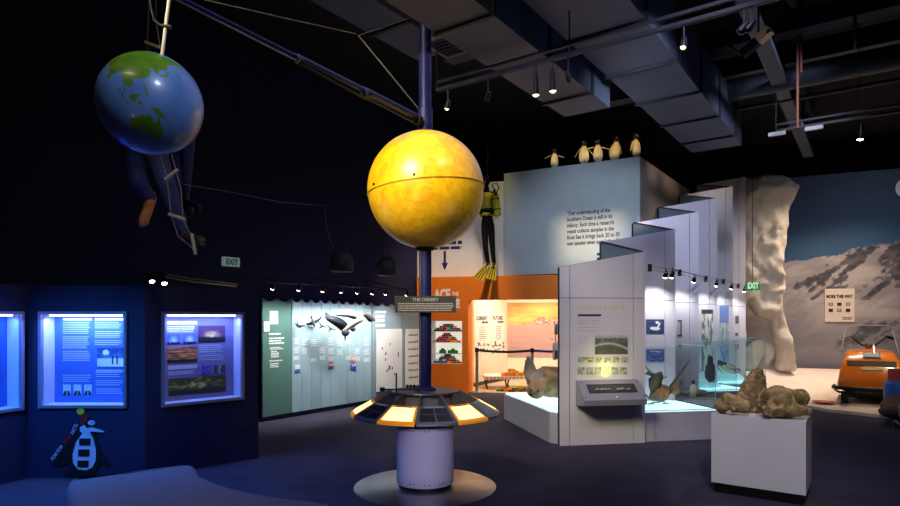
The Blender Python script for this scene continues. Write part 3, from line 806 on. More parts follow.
obj('body', rough_up(MB().tube([E_(326.5,316.5), E_(329,318.5), E_(334,320), E_(340,323.5), E_(345,328), E_(347,330.5)], [.03,.05,.068,.085,.08,.05], 18), .008, 14, 2), FEATH, alb_, smooth=True, colfn=lambda p: mixc((44,50,64), (90,98,112), .5+nz(p[0]*9, p[1]*9, p[2]*30)*2))
obj('tail', flat([E_(330,318.5), E_(327,316), E_(325.8,312.5)], [.05,.045,.01], .012), FEATH, alb_, colfn=lambda p: (70,78,92))
zc_ = E_(346,316.5,.45).z
obj('wing', flat([E_(333.5,314.5,.40), E_(339,313.5,.44), E_(347,313,.48), E_(354,315,.46), E_(358.5,319,.40)], [.008,.045,.065,.07,.02], .02), FEATH, alb_, smooth=True, label='cream wing with dark underside', colfn=lambda p: (236,222,196) if p[2] > E_(346,315.6,.45).z else (70,66,64))
obj('wing', flat([E_(343,331,.40), E_(350,326,.45), E_(357,321.5,.5), E_(364,318,.52)], [.02,.05,.055,.04], .02), FEATH, alb_, smooth=True, colfn=lambda p: (240,226,204))
obj('wing_tip', flat([E_(363,317,.52), E_(366,315,.52), E_(370,318,.5), E_(375,320.5,.48)], [.02,.05,.07,.012], .018), FEATH, alb_, smooth=True, label='dark brown wing tip', colfn=lambda p: (88,80,76))
obj('head', MB().ball(E_(345.5,332.5,.4), .068, 16, 12), FEATH, alb_, smooth=True, colfn=lambda p: (64,72,84))
obj('shoulder', MB().ball(E_(353,329,.4), .045, 14, 10), FEATH, alb_, smooth=True, colfn=lambda p: (74,82,92))
obj('beak', MB().tube([E_(345.5,335,.4), E_(345.3,338,.4), E_(345,341,.4)], [.022,.014,.004], 8), mat('grey_beak', (80,84,90), .5), alb_, smooth=True)
obj('mounting_rod', MB().tube([E_(342,325,.0), E_(342,325,.32)], .008, 6), STEELDK, alb_)
SMB = [(298, 326, .2, 30, 20, 'small dark seabird at the left end of the blue slats'), (313.3, 322.5, .24, 60, -50, 'small slim seabird diving steeply, second from the left over the blue slats'),
       (321.5, 326.8, .15, -20, 30, 'tiny dark seabird third from the left over the blue slats'), (330.5, 329.5, .14, -30, 30, 'tiny dark seabird just below the diving skua')]
for px, py, s, p1, p2, lb in SMB:
    s *= .72
    bird('mounted_seabird', lb, ep_pt(px, py, .12), hdu, s, 0, (R(30), R(20)), lambda q: (34,38,46) if q.z > 0 else (90,98,100),
         lambda y: (30,36,42), (36,40,48), T=Matrix.Rotation(hdu+R(10), 4, 'Z') @ Matrix.Rotation(R(p1), 4, 'Y') @ Matrix.Rotation(R(p2), 4, 'X'), group='small mounted seabirds on the blue slats')

# lamps above the panel on a dark rail
LAMPB = mat('lamp_black', (20,20,22), .4, .3); LENS = mat('lamp_lens_glow', (255,250,240), emit=(255,246,230), es=14)
LENSW = mat('lamp_lens_warm', (255,230,190), emit=(255,214,150), es=4)
def lamp(name, label, c, target, group=None, r=.035, L=.11, lens=LENS, drop=.05, cat='spotlight'):
    c = V(c); d = (V(target)-c).normalized(); t = thing(name, label, cat, c, group=group)
    obj('lamp_head', MB().tube([c-d*L, c-d*L*.7, c-d*.004, c], [r*.55, r*.85, r, r], 16), LAMPB, t, auto=40)
    obj('lens', MB().tube([c-d*.004, c+d*.006, c+d*.016], [r*.86, r*.8, r*.35], 16), lens, t)
    a = c-d*L*.5
    obj('stem', MB().tube([a, V((a.x, a.y, a.z+drop))], .008, 8), LAMPB, t)
    return c+d*.035
offr = .62
ra = ep_pt(266, 284, offr); rb_ = ep_pt(417, 290.5, offr)
zr = 2.12; ra.z = zr; rb_.z = zr
rail = thing('lamp_rail', 'dark rail carrying the row of white spotlights over the blue slats', 'light rail', (ra+rb_)/2)
obj('rail_tube', MB().tube([ra, rb_], .012, 8), BLACK, rail)
for f in (.08, .5, .92):
    q = ra.lerp(rb_, f); obj('support_arm', MB().tube([q, q-V((.816,-.577,0))*(offr+.48)+V((0,0,.22))], .008, 6), BLACK, rail)
ords = ['first', 'second', 'third', 'fourth', 'fifth', 'sixth', 'seventh', 'eighth']
for i, px in enumerate((272.5, 298.5, 322.6, 341, 357, 372, 385.5, 406.5)):
    x, _ = cast(Mp, px, 290, offr); c = Mp @ V((x, 2.0, offr)); c.z = 2.02
    tgt = Mp @ V((x+.05, .9, 0))
    q = lamp('wall_spotlight', '%s lit white spotlight from the left in the row over the blue slats' % ords[i], c, tgt, 'spotlights over the blue slats', r=.034, L=.08, drop=.08)
    spot(q, tgt, 38 if i > 0 else 14, (255,252,244), 105, .8, .03)
# purple glow lamp washing the wall above
# hanging dark bell lamps
for i, (px, py, lb) in enumerate([(341.5, 261, 'left of the two dark bell-shaped lamps hanging before the navy wall'), (386.5, 266, 'right of the two dark bell-shaped lamps hanging before the navy wall')]):
    c = P(px, py, 9.0 if i == 0 else 9.8)
    t = thing('bell_lamp', lb, 'hanging lamp', c, group='dark bell lamps by the navy wall')
    obj('shade', MB().lathe([(.175,-.16),(.178,-.02),(.16,.06),(.11,.12),(.04,.15),(.0005,.152)], Matrix.Translation(c), 32), mat('bell_shade_grey', (50,50,54), .6), t, smooth=True)
    for s in (-.07, .07): obj('cord', MB().tube([c+V((s,0,.13)), c+V((0,0,.5))], .004, 5), ROPED, t)
    obj('cord', MB().tube([c+V((0,0,.5)), V((c.x, c.y, H-.002))], .005, 5), ROPED, t)

# exit sign on the left wall
Mw = frame(LW0, LW1)
x0, x1, y0, y1 = rect(Mw, 221.5, 257.5, 237.5, 266.5)
ex = thing('exit_sign', 'small white EXIT sign high on the dark left wall', 'exit sign', Mw @ V(((x0+x1)/2, y0, .05)))
obj('sign_box', MB().box(x0, x1, y0, y1, 0, .06, Mw), mat('exit_white_face', (150,170,165), .5, emit=(150,180,170), es=.25), ex)
write('EXIT', Mw, (x0+x1)/2, y0+(y1-y0)*.2, (y1-y0)*.85, DGREY, ex, align='CENTER', z=.063, width=(x1-x0)*.75, bold=.004)

# track behind the partition, its gold light put into the tube colour
tp = [P(122,267,7.3), P(136,270,7.2), P(143,273,7.1), P(165,277,7.1), P(190,281.5,7.4), P(216,284,8.0), P(236,286.5,8.6)]
tr = thing('lighting_track', 'curved gold-lit lighting track behind the top of the navy partition', 'lighting track', tp[3])
obj('track_tube', MB().tube(tp, .011, 8), mat('gold_lit_track', (150,126,84), .35, .7), tr)
obj('track_tube', MB().tube([p+V((0,.05,.035)) for p in tp[2:]], .007, 8), mat('gold_lit_track_thin', (150,126,84), .35, .7), tr)
for p in (tp[0], tp[3], tp[6]): obj('hanger', MB().tube([p, V((p.x, p.y, H-.002))], .003, 5), ROPED, tr)
for i, (px, py) in enumerate([(152, 281.5), (164.5, 283.5)]):
    c = P(px, py, 7.0)
    lamp('track_spotlight', ['left', 'right'][i]+' bright spotlight of the pair glowing over the navy partition', c, c+V((.5,-.6,-1.4)), 'spotlights over the navy partition', r=.035, L=.08, drop=.11)

# ================================================================ CLIMBERS AND ROPE LADDER
JEANS = mat('navy_jeans', (46,58,104), .9, var=.15, scale=20, bump=.3, bscale=60); JACK = mat('dark_jacket', (40,44,60), .9, bump=.3, bscale=40)
BOOT = mat('brown_boot_leather', (46,36,30), .6); BOOTO = mat('orange_boot_sole', (176,104,46), .6, var=.3, scale=20)
SKINM = mat('mannequin_skin', (168,130,110), .6)
def climber(label, D, S, foot_cols):
    t = thing('climber_figure', label, 'person', S['pelvis'])
    J = S; g = JACK
    vs = [J['pelvis'], J['waist'], J['chest'], J['neck'], J['head0'], J['hl'], J['kl'], J['al'], J['hr'], J['kr'], J['ar'],
          J['sl'], J['el'], J['wl'], J['sr'], J['er'], J['wr']]
    es = [(0,1),(1,2),(2,3),(3,4),(0,5),(5,6),(6,7),(0,8),(8,9),(9,10),(2,11),(11,12),(12,13),(2,14),(14,15),(15,16)]
    rs = [.14,.13,.155,.06,.055,.105,.072,.05,.105,.072,.05,.07,.05,.034,.07,.05,.034]
    obj('figure', skin(vs, es, rs), JEANS, t, smooth=True, label='figure in navy jeans and jacket')
    h = J['head']; f = J['face']
    hb = MB().ball(h, (.078,.095,.115), 24, 16).ball(h+f*.095+V((0,0,-.01)), (.014,.014,.024), 10, 8)
    sd = f.cross(V((0,0,1))).normalized()
    for s in (-1, 1): hb.ball(h+sd*.08*s, (.014,.02,.03), 10, 8)
    obj('head', fuse(hb, .008, 2), SKINM, t, smooth=True)
    for s in (-1, 1): obj('eye', MB().ball(h+f*.088+sd*.032*s+V((0,0,.015)), .012, 10, 8), BLACK, t, smooth=True)
    obj('mouth', MB().ball(h+f*.088+V((0,0,-.045)), (.022,.01,.005), 10, 6), mat('lips', (140,80,70), .6), t, smooth=True)
    M_ = Matrix.Translation(h+V((0,0,.03)))
    obj('knit_hat', MB().lathe([(.098,-.02),(.102,.01),(.095,.055),(.06,.09),(.0005,.102)], M_, 24), mat('knit_hat_wool', (60,30,34), .9, bump=.4, bscale=80), t, smooth=True)
    for w, e in (('wl','el'),('wr','er')):
        d = (J[w]-J[e]).normalized()
        q = MB().tube([J[w]-d*.02, J[w]+d*.04, J[w]+d*.10], [.034,.045,.036], 12).ball(J[w]+d*.12, .036, 12, 8)
        for k in range(4): q.tube([J[w]+d*.09+sd*(k-1.5)*.018, J[w]+d*.15+sd*(k-1.5)*.02, J[w]+d*.16+f*.03+sd*(k-1.5)*.02], [.012,.011,.009], 8)
        q.tube([J[w]+d*.04, J[w]+d*.08+f*.045, J[w]+d*.11+f*.06], [.014,.013,.01], 8)
        obj('glove', fuse(q, .007, 2), BLACK, t, smooth=True)
    for k, (an, toe) in enumerate((('al','tl'),('ar','tr'))):
        a, b = J[an], J[toe]; d = (b-a).normalized(); dn = V((0,0,-1)) if abs(d.z) < .8 else V((.2,-.9,0)).normalized()
        up_ = (J['kl' if k == 0 else 'kr']-a).normalized()
        q = MB().tube([a+up_*.13, a, a+dn*.04], [.05,.046,.042], 14).tube([a-d*.05+dn*.03, a+dn*.025+d*.05, b+dn*.02-d*.04, b+dn*.02], [.036,.04,.04,.024], 14)
        bt_ = obj('boot', fuse(q, .012, 3), foot_cols[k][0], t, smooth=True)
        obj('sole', MB().tube([a-d*.08+dn*.06, a+d*.02+dn*.065, b+dn*.055-d*.05, b+dn*.05+d*.01], [.024,.032,.034,.02], 12), foot_cols[k][1], bt_, smooth=True)
    return t
A = {k: P(*v) for k, v in dict(pelvis=(139,120,5.15), waist=(140,105,5.15), chest=(142,82,5.1), neck=(145,66,5.05), head0=(146,60,5.0), head=(147,55,5.0),
     hl=(129,130,5.1), kl=(138,181,4.85), al=(152,201,5.1), hr=(152,130,5.1), kr=(167,184,4.85), ar=(184,234,5.05), tl=(143,226,4.95), tr=(203,239,4.8),
     sl=(131,80,5.1), el=(128,105,4.9), wl=(143,92,4.7), sr=(157,80,5.1), er=(170,95,4.9), wr=(164,78,4.72)).items()}
A['head'] = P(146, 76, 5.0); A['neck'] = P(143,90,5.05); A['head0'] = P(144.5,84,5.0); A['chest'] = P(141,101,5.12); A['waist'] = P(140,113,5.15); A['pelvis'] = P(139,126,5.15)
A['hl'] = P(130,133,5.1); A['hr'] = P(150,133,5.1); A['sl'] = P(129,98,5.1); A['sr'] = P(156,98,5.1); A['el'] = P(127,122,4.9); A['wl'] = P(145,112,4.72); A['er'] = P(171,116,4.9); A['wr'] = P(163,96,4.75)
A['face'] = V((.8,-.5,.2)).normalized()
DSOLE = mat('dark_boot_sole', (30,26,24), .7)
climber('person in navy jeans on the rope ladder, orange boot sole showing, below the earth globe', 5, A, [(BOOTO, BOOTO), (BOOT, DSOLE)])
B = {}
for k, v in dict(pelvis=(178,112,5.75), waist=(178,102,5.75), chest=(177,90,5.72), neck=(176,81,5.7), head0=(175,76,5.68), head=(175,70,5.66),
     hl=(170,118,5.7), kl=(173,160,5.45), al=(177,203,5.6), hr=(186,118,5.7), kr=(186,158,5.5), ar=(184,200,5.68), tl=(192,209,5.4), tr=(199,206,5.5),
     sl=(167,88,5.72), el=(160,106,5.6), wl=(168,95,5.4), sr=(187,88,5.72), er=(194,106,5.6), wr=(184,95,5.42)).items(): B[k] = P(*v)
B['face'] = V((-.3,-.9,.1)).normalized()
climber('second person in dark jeans higher on the ladder, mostly hidden behind the earth globe', 5.6, B, [(BOOT, DSOLE), (BOOT, DSOLE)])
lad = thing('rope_ladder', 'thin rope ladder with wooden rungs hanging past the earth globe', 'rope ladder', P(170, 190, 4.7))
Lr = [P(150,-60,4.75), P(148.5,20,4.72), P(147.5,43,4.72), P(152,110,4.7), P(160,152,4.7), P(167,178,4.7), P(171,215,4.7), P(178,236,4.7), P(190,246,4.7), P(195,252,4.7)]
Rr = [P(153,-60,4.75), P(156,20,4.72), P(160.5,48,4.72), P(166,110,4.7), P(171,152,4.7), P(176,171,4.7), P(181,190,4.7), P(183,219,4.7), P(186,226,4.7), P(192,236,4.7)]
Lr[0].z = H-.002; Rr[0].z = H-.002; Lr[0].x = -2.36; Rr[0].x = -2.30
WOOD = mat('ladder_rung_wood', (150,140,122), .7)
obj('rope', MB().tube(Lr, .004, 6), ROPE, lad); obj('rope', MB().tube(Rr, .004, 6), ROPE, lad)
for a, b in ((Lr[2],Rr[2]),(Lr[3],Rr[3]),(Lr[5],Rr[5]),(Lr[6],Rr[7]),(Lr[9],Rr[9])):
    d = (b-a).normalized()*.02; obj('rung', MB().tube([a-d, b+d], .014, 8), WOOD, lad)
# ================================================================ ORANGE WALL, BRICK ROOM, QUOTE WALL
O0 = V((-.72, 13.03, 0)); OB = V((2.75, 12.0, 0))
MO = frame(O0, OB); LO = flen(O0, OB)
xj = cast(MO, 468, 340)[0]; xr_ = LO
ZT = 2.48; ZH = 1.985
# niche for the brick shelves
n0, n1 = cast(MO, 431, 340)[0], cast(MO, 462.2, 340)[0]
nb, nt_ = cast(MO, 446, 363.8)[1], cast(MO, 446, 320.8)[1]
ow = MB()
ow.box(0, n0, 0, ZT, -.34, 0, MO); ow.box(n1, xj, 0, ZT, -.34, 0, MO); ow.box(n0, n1, 0, nb, -.34, 0, MO); ow.box(n0, n1, nt_, ZT, -.34, 0, MO)
ow.box(xj, xr_, ZH, ZT, -.34, 0, MO)
orange = struct('wall_orange', ow, ORANGE)
JAMB = mat('orange_jamb_paint', (244,150,40), .6, var=.04)
pj = MO @ V((xj, 0, -.34)); pj.z = 0
rm0 = V((.555, 13.95, 0))
struct('wall_orange_jamb', MB().prism([(pj.x-.12, pj.y+.02), (pj.x, pj.y), (rm0.x, rm0.y), (rm0.x-.12, rm0.y)], 0, ZT), JAMB)
rm1 = V((1.47, 15.5, 0)); rm2 = V((4.6, 15.2, 0))
struct('wall_room_left', MB().box(0, flen(rm0, rm1), 0, 2.45, -.1, 0, frame(rm0, rm1)), CREAM)
struct('wall_room_back', MB().box(0, flen(rm1, rm2), 0, 2.45, -.1, 0, frame(rm1, rm2)), CREAM)
struct('baseboard_room', MB().box(0, flen(rm0, rm1), 0, .09, 0, .012, frame(rm0, rm1)), DGREY)
struct('ceiling_room', MB().prism([(MO @ V((xj-.05,0,-.36)))[:2], (rm0.x-.1, rm0.y), (rm1.x-.1, rm1.y+.1), (rm2.x, rm2.y+.1), (MO @ V((LO,0,-.36)))[:2]], 2.45, 2.475), CREAM)
struct('floor_room', MB().prism([(MO @ V((xj+.02,0,-.30)))[:2], (rm0.x, rm0.y), (rm1.x, rm1.y), (rm2.x, rm2.y), (4.4,12.2), (MO @ V((LO,0,-.30)))[:2]], .0005, .006), mat('pale_wood_floor', (196,170,140), .5, var=.1, scale=2))
# lettering on the orange wall
a = cast(MO, 434, 312)[0:2]
def wr(s, px0, px1, pyb, pyt, m, par, Mx=MO, bold=.016, off=0, z=.004, sp=1):
    x0, yb = cast(Mx, px0, pyb, off); x1, _ = cast(Mx, px1, pyb, off); _, yt = cast(Mx, px0, pyt, off)
    return write(s, Mx, x0, yb, (yt-yb)/.70, m, par, width=x1-x0, bold=bold, z=z, sp=sp)
WSIGN = mat('pale_wall_lettering', (246,236,230), .6, var=.02)
lt = thing('wall_lettering', 'pale ACE THE lettering on the orange wall beside the pole', 'lettering', MO @ V((n0+.2, 1.8, .004)))
wr('ACE', 434.5, 451, 299.3, 289.5, WSIGN, lt); wr('THE', 452, 459, 295.8, 292, WSIGN, lt, bold=.004); wr('E', 456, 460, 307.5, 299.5, WSIGN, lt)
# lit shelves in the niche
sh = thing('lit_brick_shelves', 'white lit shelf niche in the orange wall filled with toy brick heaps', 'shelf unit', MO @ V(((n0+n1)/2, nb, -.1)))
LITW = mat('lit_shelf_back', (250,250,240), emit=(255,246,226), es=.55)
obj('back_panel', MB().box(n0, n1, nb, nt_, -.33, -.31, MO), LITW, sh)
obj('shelf', MB().box(n0, n1, nb-.0, nb+.012, -.31, -.0, MO), WHITE, sh)
SH = [nb+.012]
for py in (353.6, 342.2, 331.3):
    z = cast(MO, 446, py)[1]; obj('shelf', MB().box(n0, n1, z-.012, z, -.31, 0, MO), WHITE, sh); SH.append(z)
obj('top_panel', MB().box(n0, n1, nt_-.01, nt_, -.31, 0, MO), WHITE, sh)
obj('side_panel', MB().box(n1-.01, n1, nb, nt_, -.31, 0, MO), WHITE, sh); obj('side_panel', MB().box(n0, n0+.01, nb, nt_, -.31, 0, MO), WHITE, sh)
# toy bricks: one mesh, many individual things
def brick_mesh(L, W, h):
    mb = MB().box(-L/2, L/2, -W/2, W/2, 0, h)
    nx = max(1, round(L/W*2)) if L > W else 2
    for i in range(nx):
        for j in range(2):
            c = V((-L/2+L*(i+.5)/nx, -W/2+W*(j+.5)/2, h)); mb.tube([c, c+V((0,0,h*.16))], W*.14, 7)
    return mesh_of('toy_brick', mb)
BCOL = dict(red=(200,34,28), yellow=(240,190,24), blue=(30,84,180), green=(30,140,60), orange=(240,130,20), white=(230,230,226), black=(30,30,34))
BM = {k: mat('brick_'+k, v, .3, var=.02) for k, v in BCOL.items()}
BRL, BRW, BRH = .074, .037, .034
me_brick = brick_mesh(BRL, BRW, BRH); me_brick.materials.append(BM['red'])
proto = None
def brick(loc, rz, colr, where, group, scale=1):
    o = bpy.data.objects.new('toy_brick', me_brick); C.objects.link(o)
    o.material_slots[0].link = 'OBJECT'; o.material_slots[0].material = BM[colr]
    o.location = loc; o.rotation_euler = (0, 0, rz); o.scale = (scale,)*3
    tag(o, '%s toy brick %s' % (colr, where), 'toy brick', group); return o
rnd = random.Random(5)
ang = math.atan2((OB-O0).y, (OB-O0).x)
def heap(M, xc, z0, zoff, widths, pal, where, group, rows=2, dx=.078, zh=.040, rz0=0):
    for lv, wdt in enumerate(widths):
        for i in range(wdt):
            for r_ in range(rows if lv < len(widths)-1 else 1):
                x = xc+(i-(wdt-1)/2)*dx; y = z0+lv*zh; z = zoff-r_*.05-lv*.006
                if r_ > 0 and 0 < i < wdt-1 and lv < len(widths)-2: continue
                p = M @ V((x, y, z)); brick(p, rz0+rnd.uniform(-.08,.08), rnd.choice(pal), where, group)
heap(MO, (n0+n1)/2+.01, SH[3]+.001, -.08, (8,7,5,3), ['red','blue','yellow','green','red','black'], 'in the heap on the topmost lit shelf', 'bricks on the topmost shelf', 1, rz0=ang)
heap(MO, (n0+n1)/2-.02, SH[2]+.001, -.08, (8,6,5,3,2), ['red','red','red','blue','yellow','orange'], 'in the mostly red heap on the second lit shelf', 'bricks on the second shelf', 1, rz0=ang)
for cx_, ws in ((-.11, (2,2,1)), (.12, (3,3,1))):
    heap(MO, (n0+n1)/2+cx_, SH[1]+.001, -.08, ws, ['green'], 'in a built block on the third lit shelf', 'green bricks on the third shelf', 1, dx=.0745, zh=.035, rz0=ang)
heap(MO, (n0+n1)/2-.0, SH[0]+.001, -.08, (8,7,5,4,2), ['blue','white','yellow','red','blue','green'], 'in the heap on the lowest lit shelf', 'bricks on the lowest shelf', 1, rz0=ang)
# cream wall above
CW0 = MO @ V((-.0, 0, -.30)); CW1 = V((1.25, 12.78, 0))
MC = frame((CW0.x-.4, CW0.y+.12), (CW1.x, CW1.y))
LC = flen((CW0.x-.4, CW0.y+.12), (CW1.x, CW1.y))
struct('wall_cream_upper', MB().box(0, LC, ZT+.001, 4.52, -.12, 0, MC), mat('cream_upper_paint', (216,214,214), .7, var=.03))
al = thing('wall_arrow', 'navy arrow and small print on the cream wall above the orange wall', 'wall graphic', MC @ V((1,2.7,0)))
cxa_, yb = cast(MC, 444.8, 270.5); _, yt = cast(MC, 444.8, 251); sx_ = .055
obj('arrow', MB().prism([(cxa_,yb),(cxa_+.075,yb+.17),(cxa_+.028,yb+.17),(cxa_+.028,yt),(cxa_-.028,yt),(cxa_-.028,yb+.17),(cxa_-.075,yb+.17)], .001, .004, MC), TEXTN, al)
for k, (x0,y0,x1,y1) in enumerate([(433,246.5,462,249.5),(436,241,462,244.5)]):
    a = rect(MC, x0,y0,x1,y1); obj('text_block', text_lines(MC, a[0], a[1], a[3], 1, .1, a[3]-a[2], 90+k, ragged=0), TEXTN, al)
# posters, photo wall
MR1 = frame(rm0, rm1); MR2 = frame(rm1, rm2)
for i, (px0, px1, word, lb) in enumerate([(474.5, 489.8, 'CURRENT', 'left hand white poster headed CURRENT in the orange room'), (491.5, 504.5, 'FUTURE', 'right hand white poster headed FUTURE in the orange room')]):
    a = rect(MR1, px0, 313, px1, 354)
    t = thing('poster', lb, 'poster', MR1 @ V(((a[0]+a[1])/2, a[2], .003)))
    obj('sheet', MB().box(a[0], a[1], a[2], a[3], .001, .006, MR1), mat('poster_paper', (236,230,222), .6, var=.02), t)
    w = a[1]-a[0]
    write(word, MR1, a[0]+w*.08, a[3]-.17, .13, TEXTB, t, width=w*.75, z=.008, bold=.006)
    obj('text_block', text_lines(MR1, a[0]+w*.45, a[1]-w*.1, a[3]-.2, 1, .05, .05, 3+i, z=.008, ragged=0), TEXTB, t)
    obj('text_block', text_lines(MR1, a[0]+w*.3, a[1]-w*.25, a[3]-.33, 8, .045, .012, 5+i, z=.008), DGREY, t)
    def sketch(u, v, s=i): return mixc((236,230,222), (90,86,84), max(0, nz(u*6+s*5, v*6, 1)*2.4+.15) if v < .75+.3*nz(u*3, s) else 0)
    picture('drawing', MR1, (a[0]+w*.02, a[1]-w*.02, a[2]+.02, a[2]+.36), 40, 24, sketch, t, z=.008)
a = rect(MR2, 507.5, 302.5, 585, 357)
def sunset(u, v):
    u *= 1.0
    ridge = .60+.13*math.exp(-((u-.43)/.10)**2)+.10*math.exp(-((u-.62)/.12)**2)+.10*math.exp(-((u-.95)/.15)**2)+.02*nz(u*14, 3)
    hor = .59
    if v > ridge:
        t = (v-.6)/.4; c = mixc((250,200,110), (206,130,70), t+.6*nz(u*4, v*12)); return mixc(c, (255,226,130), .8-math.hypot((u-.45)*1.6, (v-.86)*3)*1.5)
    if v > hor and ridge-v < .14: return mixc((150,110,110), (232,190,170), .5+1.4*nz(u*22, v*26, 2))
    c = mixc((206,160,150), (176,140,140), (.6-v)*2+.3*nz(u*3, v*10))
    if u > .55 and .3 < v < .55: c = mixc(c, (110,84,90), max(0, nz(u*9, v*14, 4)*2))
    return c
ph = picture('photo_wall', MR2, a, 120, 90, sunset, None, z=.02, label='large sunset snow and mountain photo on the back wall of the orange room', cat='photo')
# barrier posts
def stanchion(c, label):
    t = thing('barrier_post', label, 'barrier post', c, group='barrier posts in the orange doorway')
    T = Matrix.Translation(c)
    obj('base', MB().lathe([(.17,0),(.17,.012),(.05,.03)], T, 32), STEEL, t, auto=30)
    obj('post', MB().lathe([(.034,.03),(.034,.86)], T, 20), STEEL, t, auto=30)
    obj('belt_head', MB().lathe([(.04,.86),(.042,.87),(.042,.945),(.034,.955)], T, 20), STEELDK, t, auto=30)
z0 = .006
s1 = V((.578, 12.87, 0)); s2 = V((1.74, 12.72, 0)); s1.z = z0; s2.z = z0
stanchion(s1, 'steel barrier post at the left of the orange doorway'); stanchion(s2, 'steel barrier post behind the upright seal flipper')
def belt(a, b, m, label):
    a = a+V((0,0,.90)); b = b+V((0,0,.90)); n = V((0,0,.026)); t = (b-a).normalized(); s = t.cross(V((0,0,1)))*.002
    a = a+t*.043; b = b-t*.043
    mb = MB(); secs = []
    for k in range(9):
        f = k/8; p = a.lerp(b, f)-V((0,0,.03*math.sin(math.pi*f))); secs.append([p-n-s, p-n+s, p+n+s, p+n-s])
    obj('barrier_belt', mb.loft(secs), m, label=label, cat='barrier belt')
belt(s1, s2, mat('black_belt', (20,20,24), .7), 'black belt between the two barrier posts of the doorway')
belt(s2, V((3.05, 12.95, z0)), mat('blue_belt', (24,50,150), .6), 'blue belt running right from the second barrier post')
s3 = V((3.05,12.95,z0)); stanchion(s3, 'steel barrier post hidden behind the tall white panel')
# play table with dotted band
PT = thing('play_table', 'low cream play table edged with a red dotted band in the orange room', 'play table', (1.7,13.9,z0))
tx0, tx1, ty0, ty1 = .72, 3.3, 13.25, 14.1
tx0 = P(478,378,13.35).x+.14
obj('table_top', MB().box(tx0, tx1, 13.35, 14.1, .245, .30), CREAM, PT)
obj('dotted_band', MB().box(tx0, tx1, 13.335, 13.35, .235, .305), WHITE, PT)
k = 0
x = tx0+.04
dots = MB()
while x < tx1-.03:
    dots.box(x, x+.045, 13.330, 13.336, .255, .288); x += .085
obj('red_dots', dots, mat('red_dot_print', (206,60,40), .6), PT, kind=None)
for lx in (tx0+.08, 1.32, 2.2, tx1-.08):
    for ly in (13.42, 14.0): obj('leg', MB().tube([V((lx,ly,z0)), V((lx-.03,ly,.13)), V((lx,ly,.245))], .018, 10), DGREY, PT)
def pile(x0, x1, y0, y1, z, hfn, pal, where, group, n, sc=1):
    placed = {}
    for _ in range(n):
        for tries in range(30):
            gx = rnd.randint(0, int((x1-x0)/.08)); gy = rnd.randint(0, int((y1-y0)/.05)); lv = placed.get((gx, gy), 0)
            if lv < hfn(x0+gx*.08): break
        placed[(gx, gy)] = lv+1
        brick(V((x0+gx*.08, y0+gy*.05, z+.0008+lv*.041)), rnd.uniform(-.1,.1), rnd.choice(pal), where, group)
pile(1.18, 1.72, 13.40, 13.52, .30, lambda x: 2 if x < 1.3 else (4 if x < 1.45 or x > 1.6 else 3), ['yellow','orange','yellow','orange'], 'in the pile on the play table left of the seal flipper', 'bricks on the play table', 42)
pile(2.0, 2.75, 13.40, 13.52, .30, lambda x: 4, ['yellow','orange','yellow','red','white'], 'in the pile on the play table right of the seal flipper', 'bricks right on the play table', 48)
pile(1.05, 1.75, 12.98, 13.22, z0, lambda x: 1+int(max(0, (x-1.0)*4.2)), ['yellow','green','red','black','yellow','orange'], 'in the heap on the floor in front of the play table', 'bricks on the floor', 46)

# quote box
QL = V((1.148, 12.75, 0)); QR = V((3.61, 11.40, 0)); QB = QR+d1*3.7; QBL = QL+d1*3.2
ZQ0, ZQ1 = 2.50, 4.67
QM = mat('pale_blue_grey_paint', (186,198,206), .6, var=.03); QS = mat('greige_side_paint', (196,182,174), .6, var=.03)
MQ = frame(QL, QR); LQ = flen(QL, QR)
qb = thing('quote_wall_box', 'huge pale blue box with a printed quotation high above the orange doorway', 'wall box', (QL+QR)/2+V((0,0,ZQ0)))
obj('front_panel', MB().box(0, LQ, ZQ0, ZQ1, -.1, 0, MQ), QM, qb)
MS = frame(QR, QB)
obj('side_panel', MB().box(0, flen(QR, QB), ZQ0, ZQ1, -.1, 0, MS), QS, qb)
inn = [(QL+V((.12,.1,0)))[:2], (QR+V((-.0,.12,0)))[:2], (QB+V((-.12,0,0)))[:2], (QBL)[:2]]
obj('top_panel', MB().prism(inn, ZQ1-.1, ZQ1-.002), QM, qb)
obj('support_wall', MB().box(LQ-.2, LQ-.1, 0, ZQ0, -.9, -.12, MQ), CREAM, qb)
def wq(s, px0, py, px1, px_h):
    x0, y0 = cast(MQ, px0, py); x1, _ = cast(MQ, px1, py)
    write(s, MQ, x0, y0, .19, TEXTN, qb, z=.004, bold=.004, width=x1-x0)
# baselines share one slope of the wall: lay out in wall coordinates
x0q, ytop = cast(MQ, 567, 215.5); _, ybot = cast(MQ, 567, 245.5); pitch = (ytop-ybot)/5
wd = cast(MQ, 610, 230)[0]-x0q; wd6 = cast(MQ, 619.5, 238)[0]-x0q
LN = ['\u201cOur understanding of the', 'Southern Ocean is still in its', 'infancy. Each time a research', 'vessel collects samples in the', 'Ross Sea it brings back 20 to 30', 'new species never seen before.\u201d']
W6 = [.83*wd6, .865*wd6, .895*wd6, .90*wd6, wd6, .97*wd6]
for i, s in enumerate(LN):
    write(s, MQ, x0q, ytop-i*pitch, pitch*.95, TEXTN, qb, z=.004, bold=.003, width=W6[i])
a = cast(MQ, 597, 253)
obj('text_block', text_lines(MQ, a[0], a[0]+.35, a[1], 2, .09, .05, 9), TEXTN, qb)

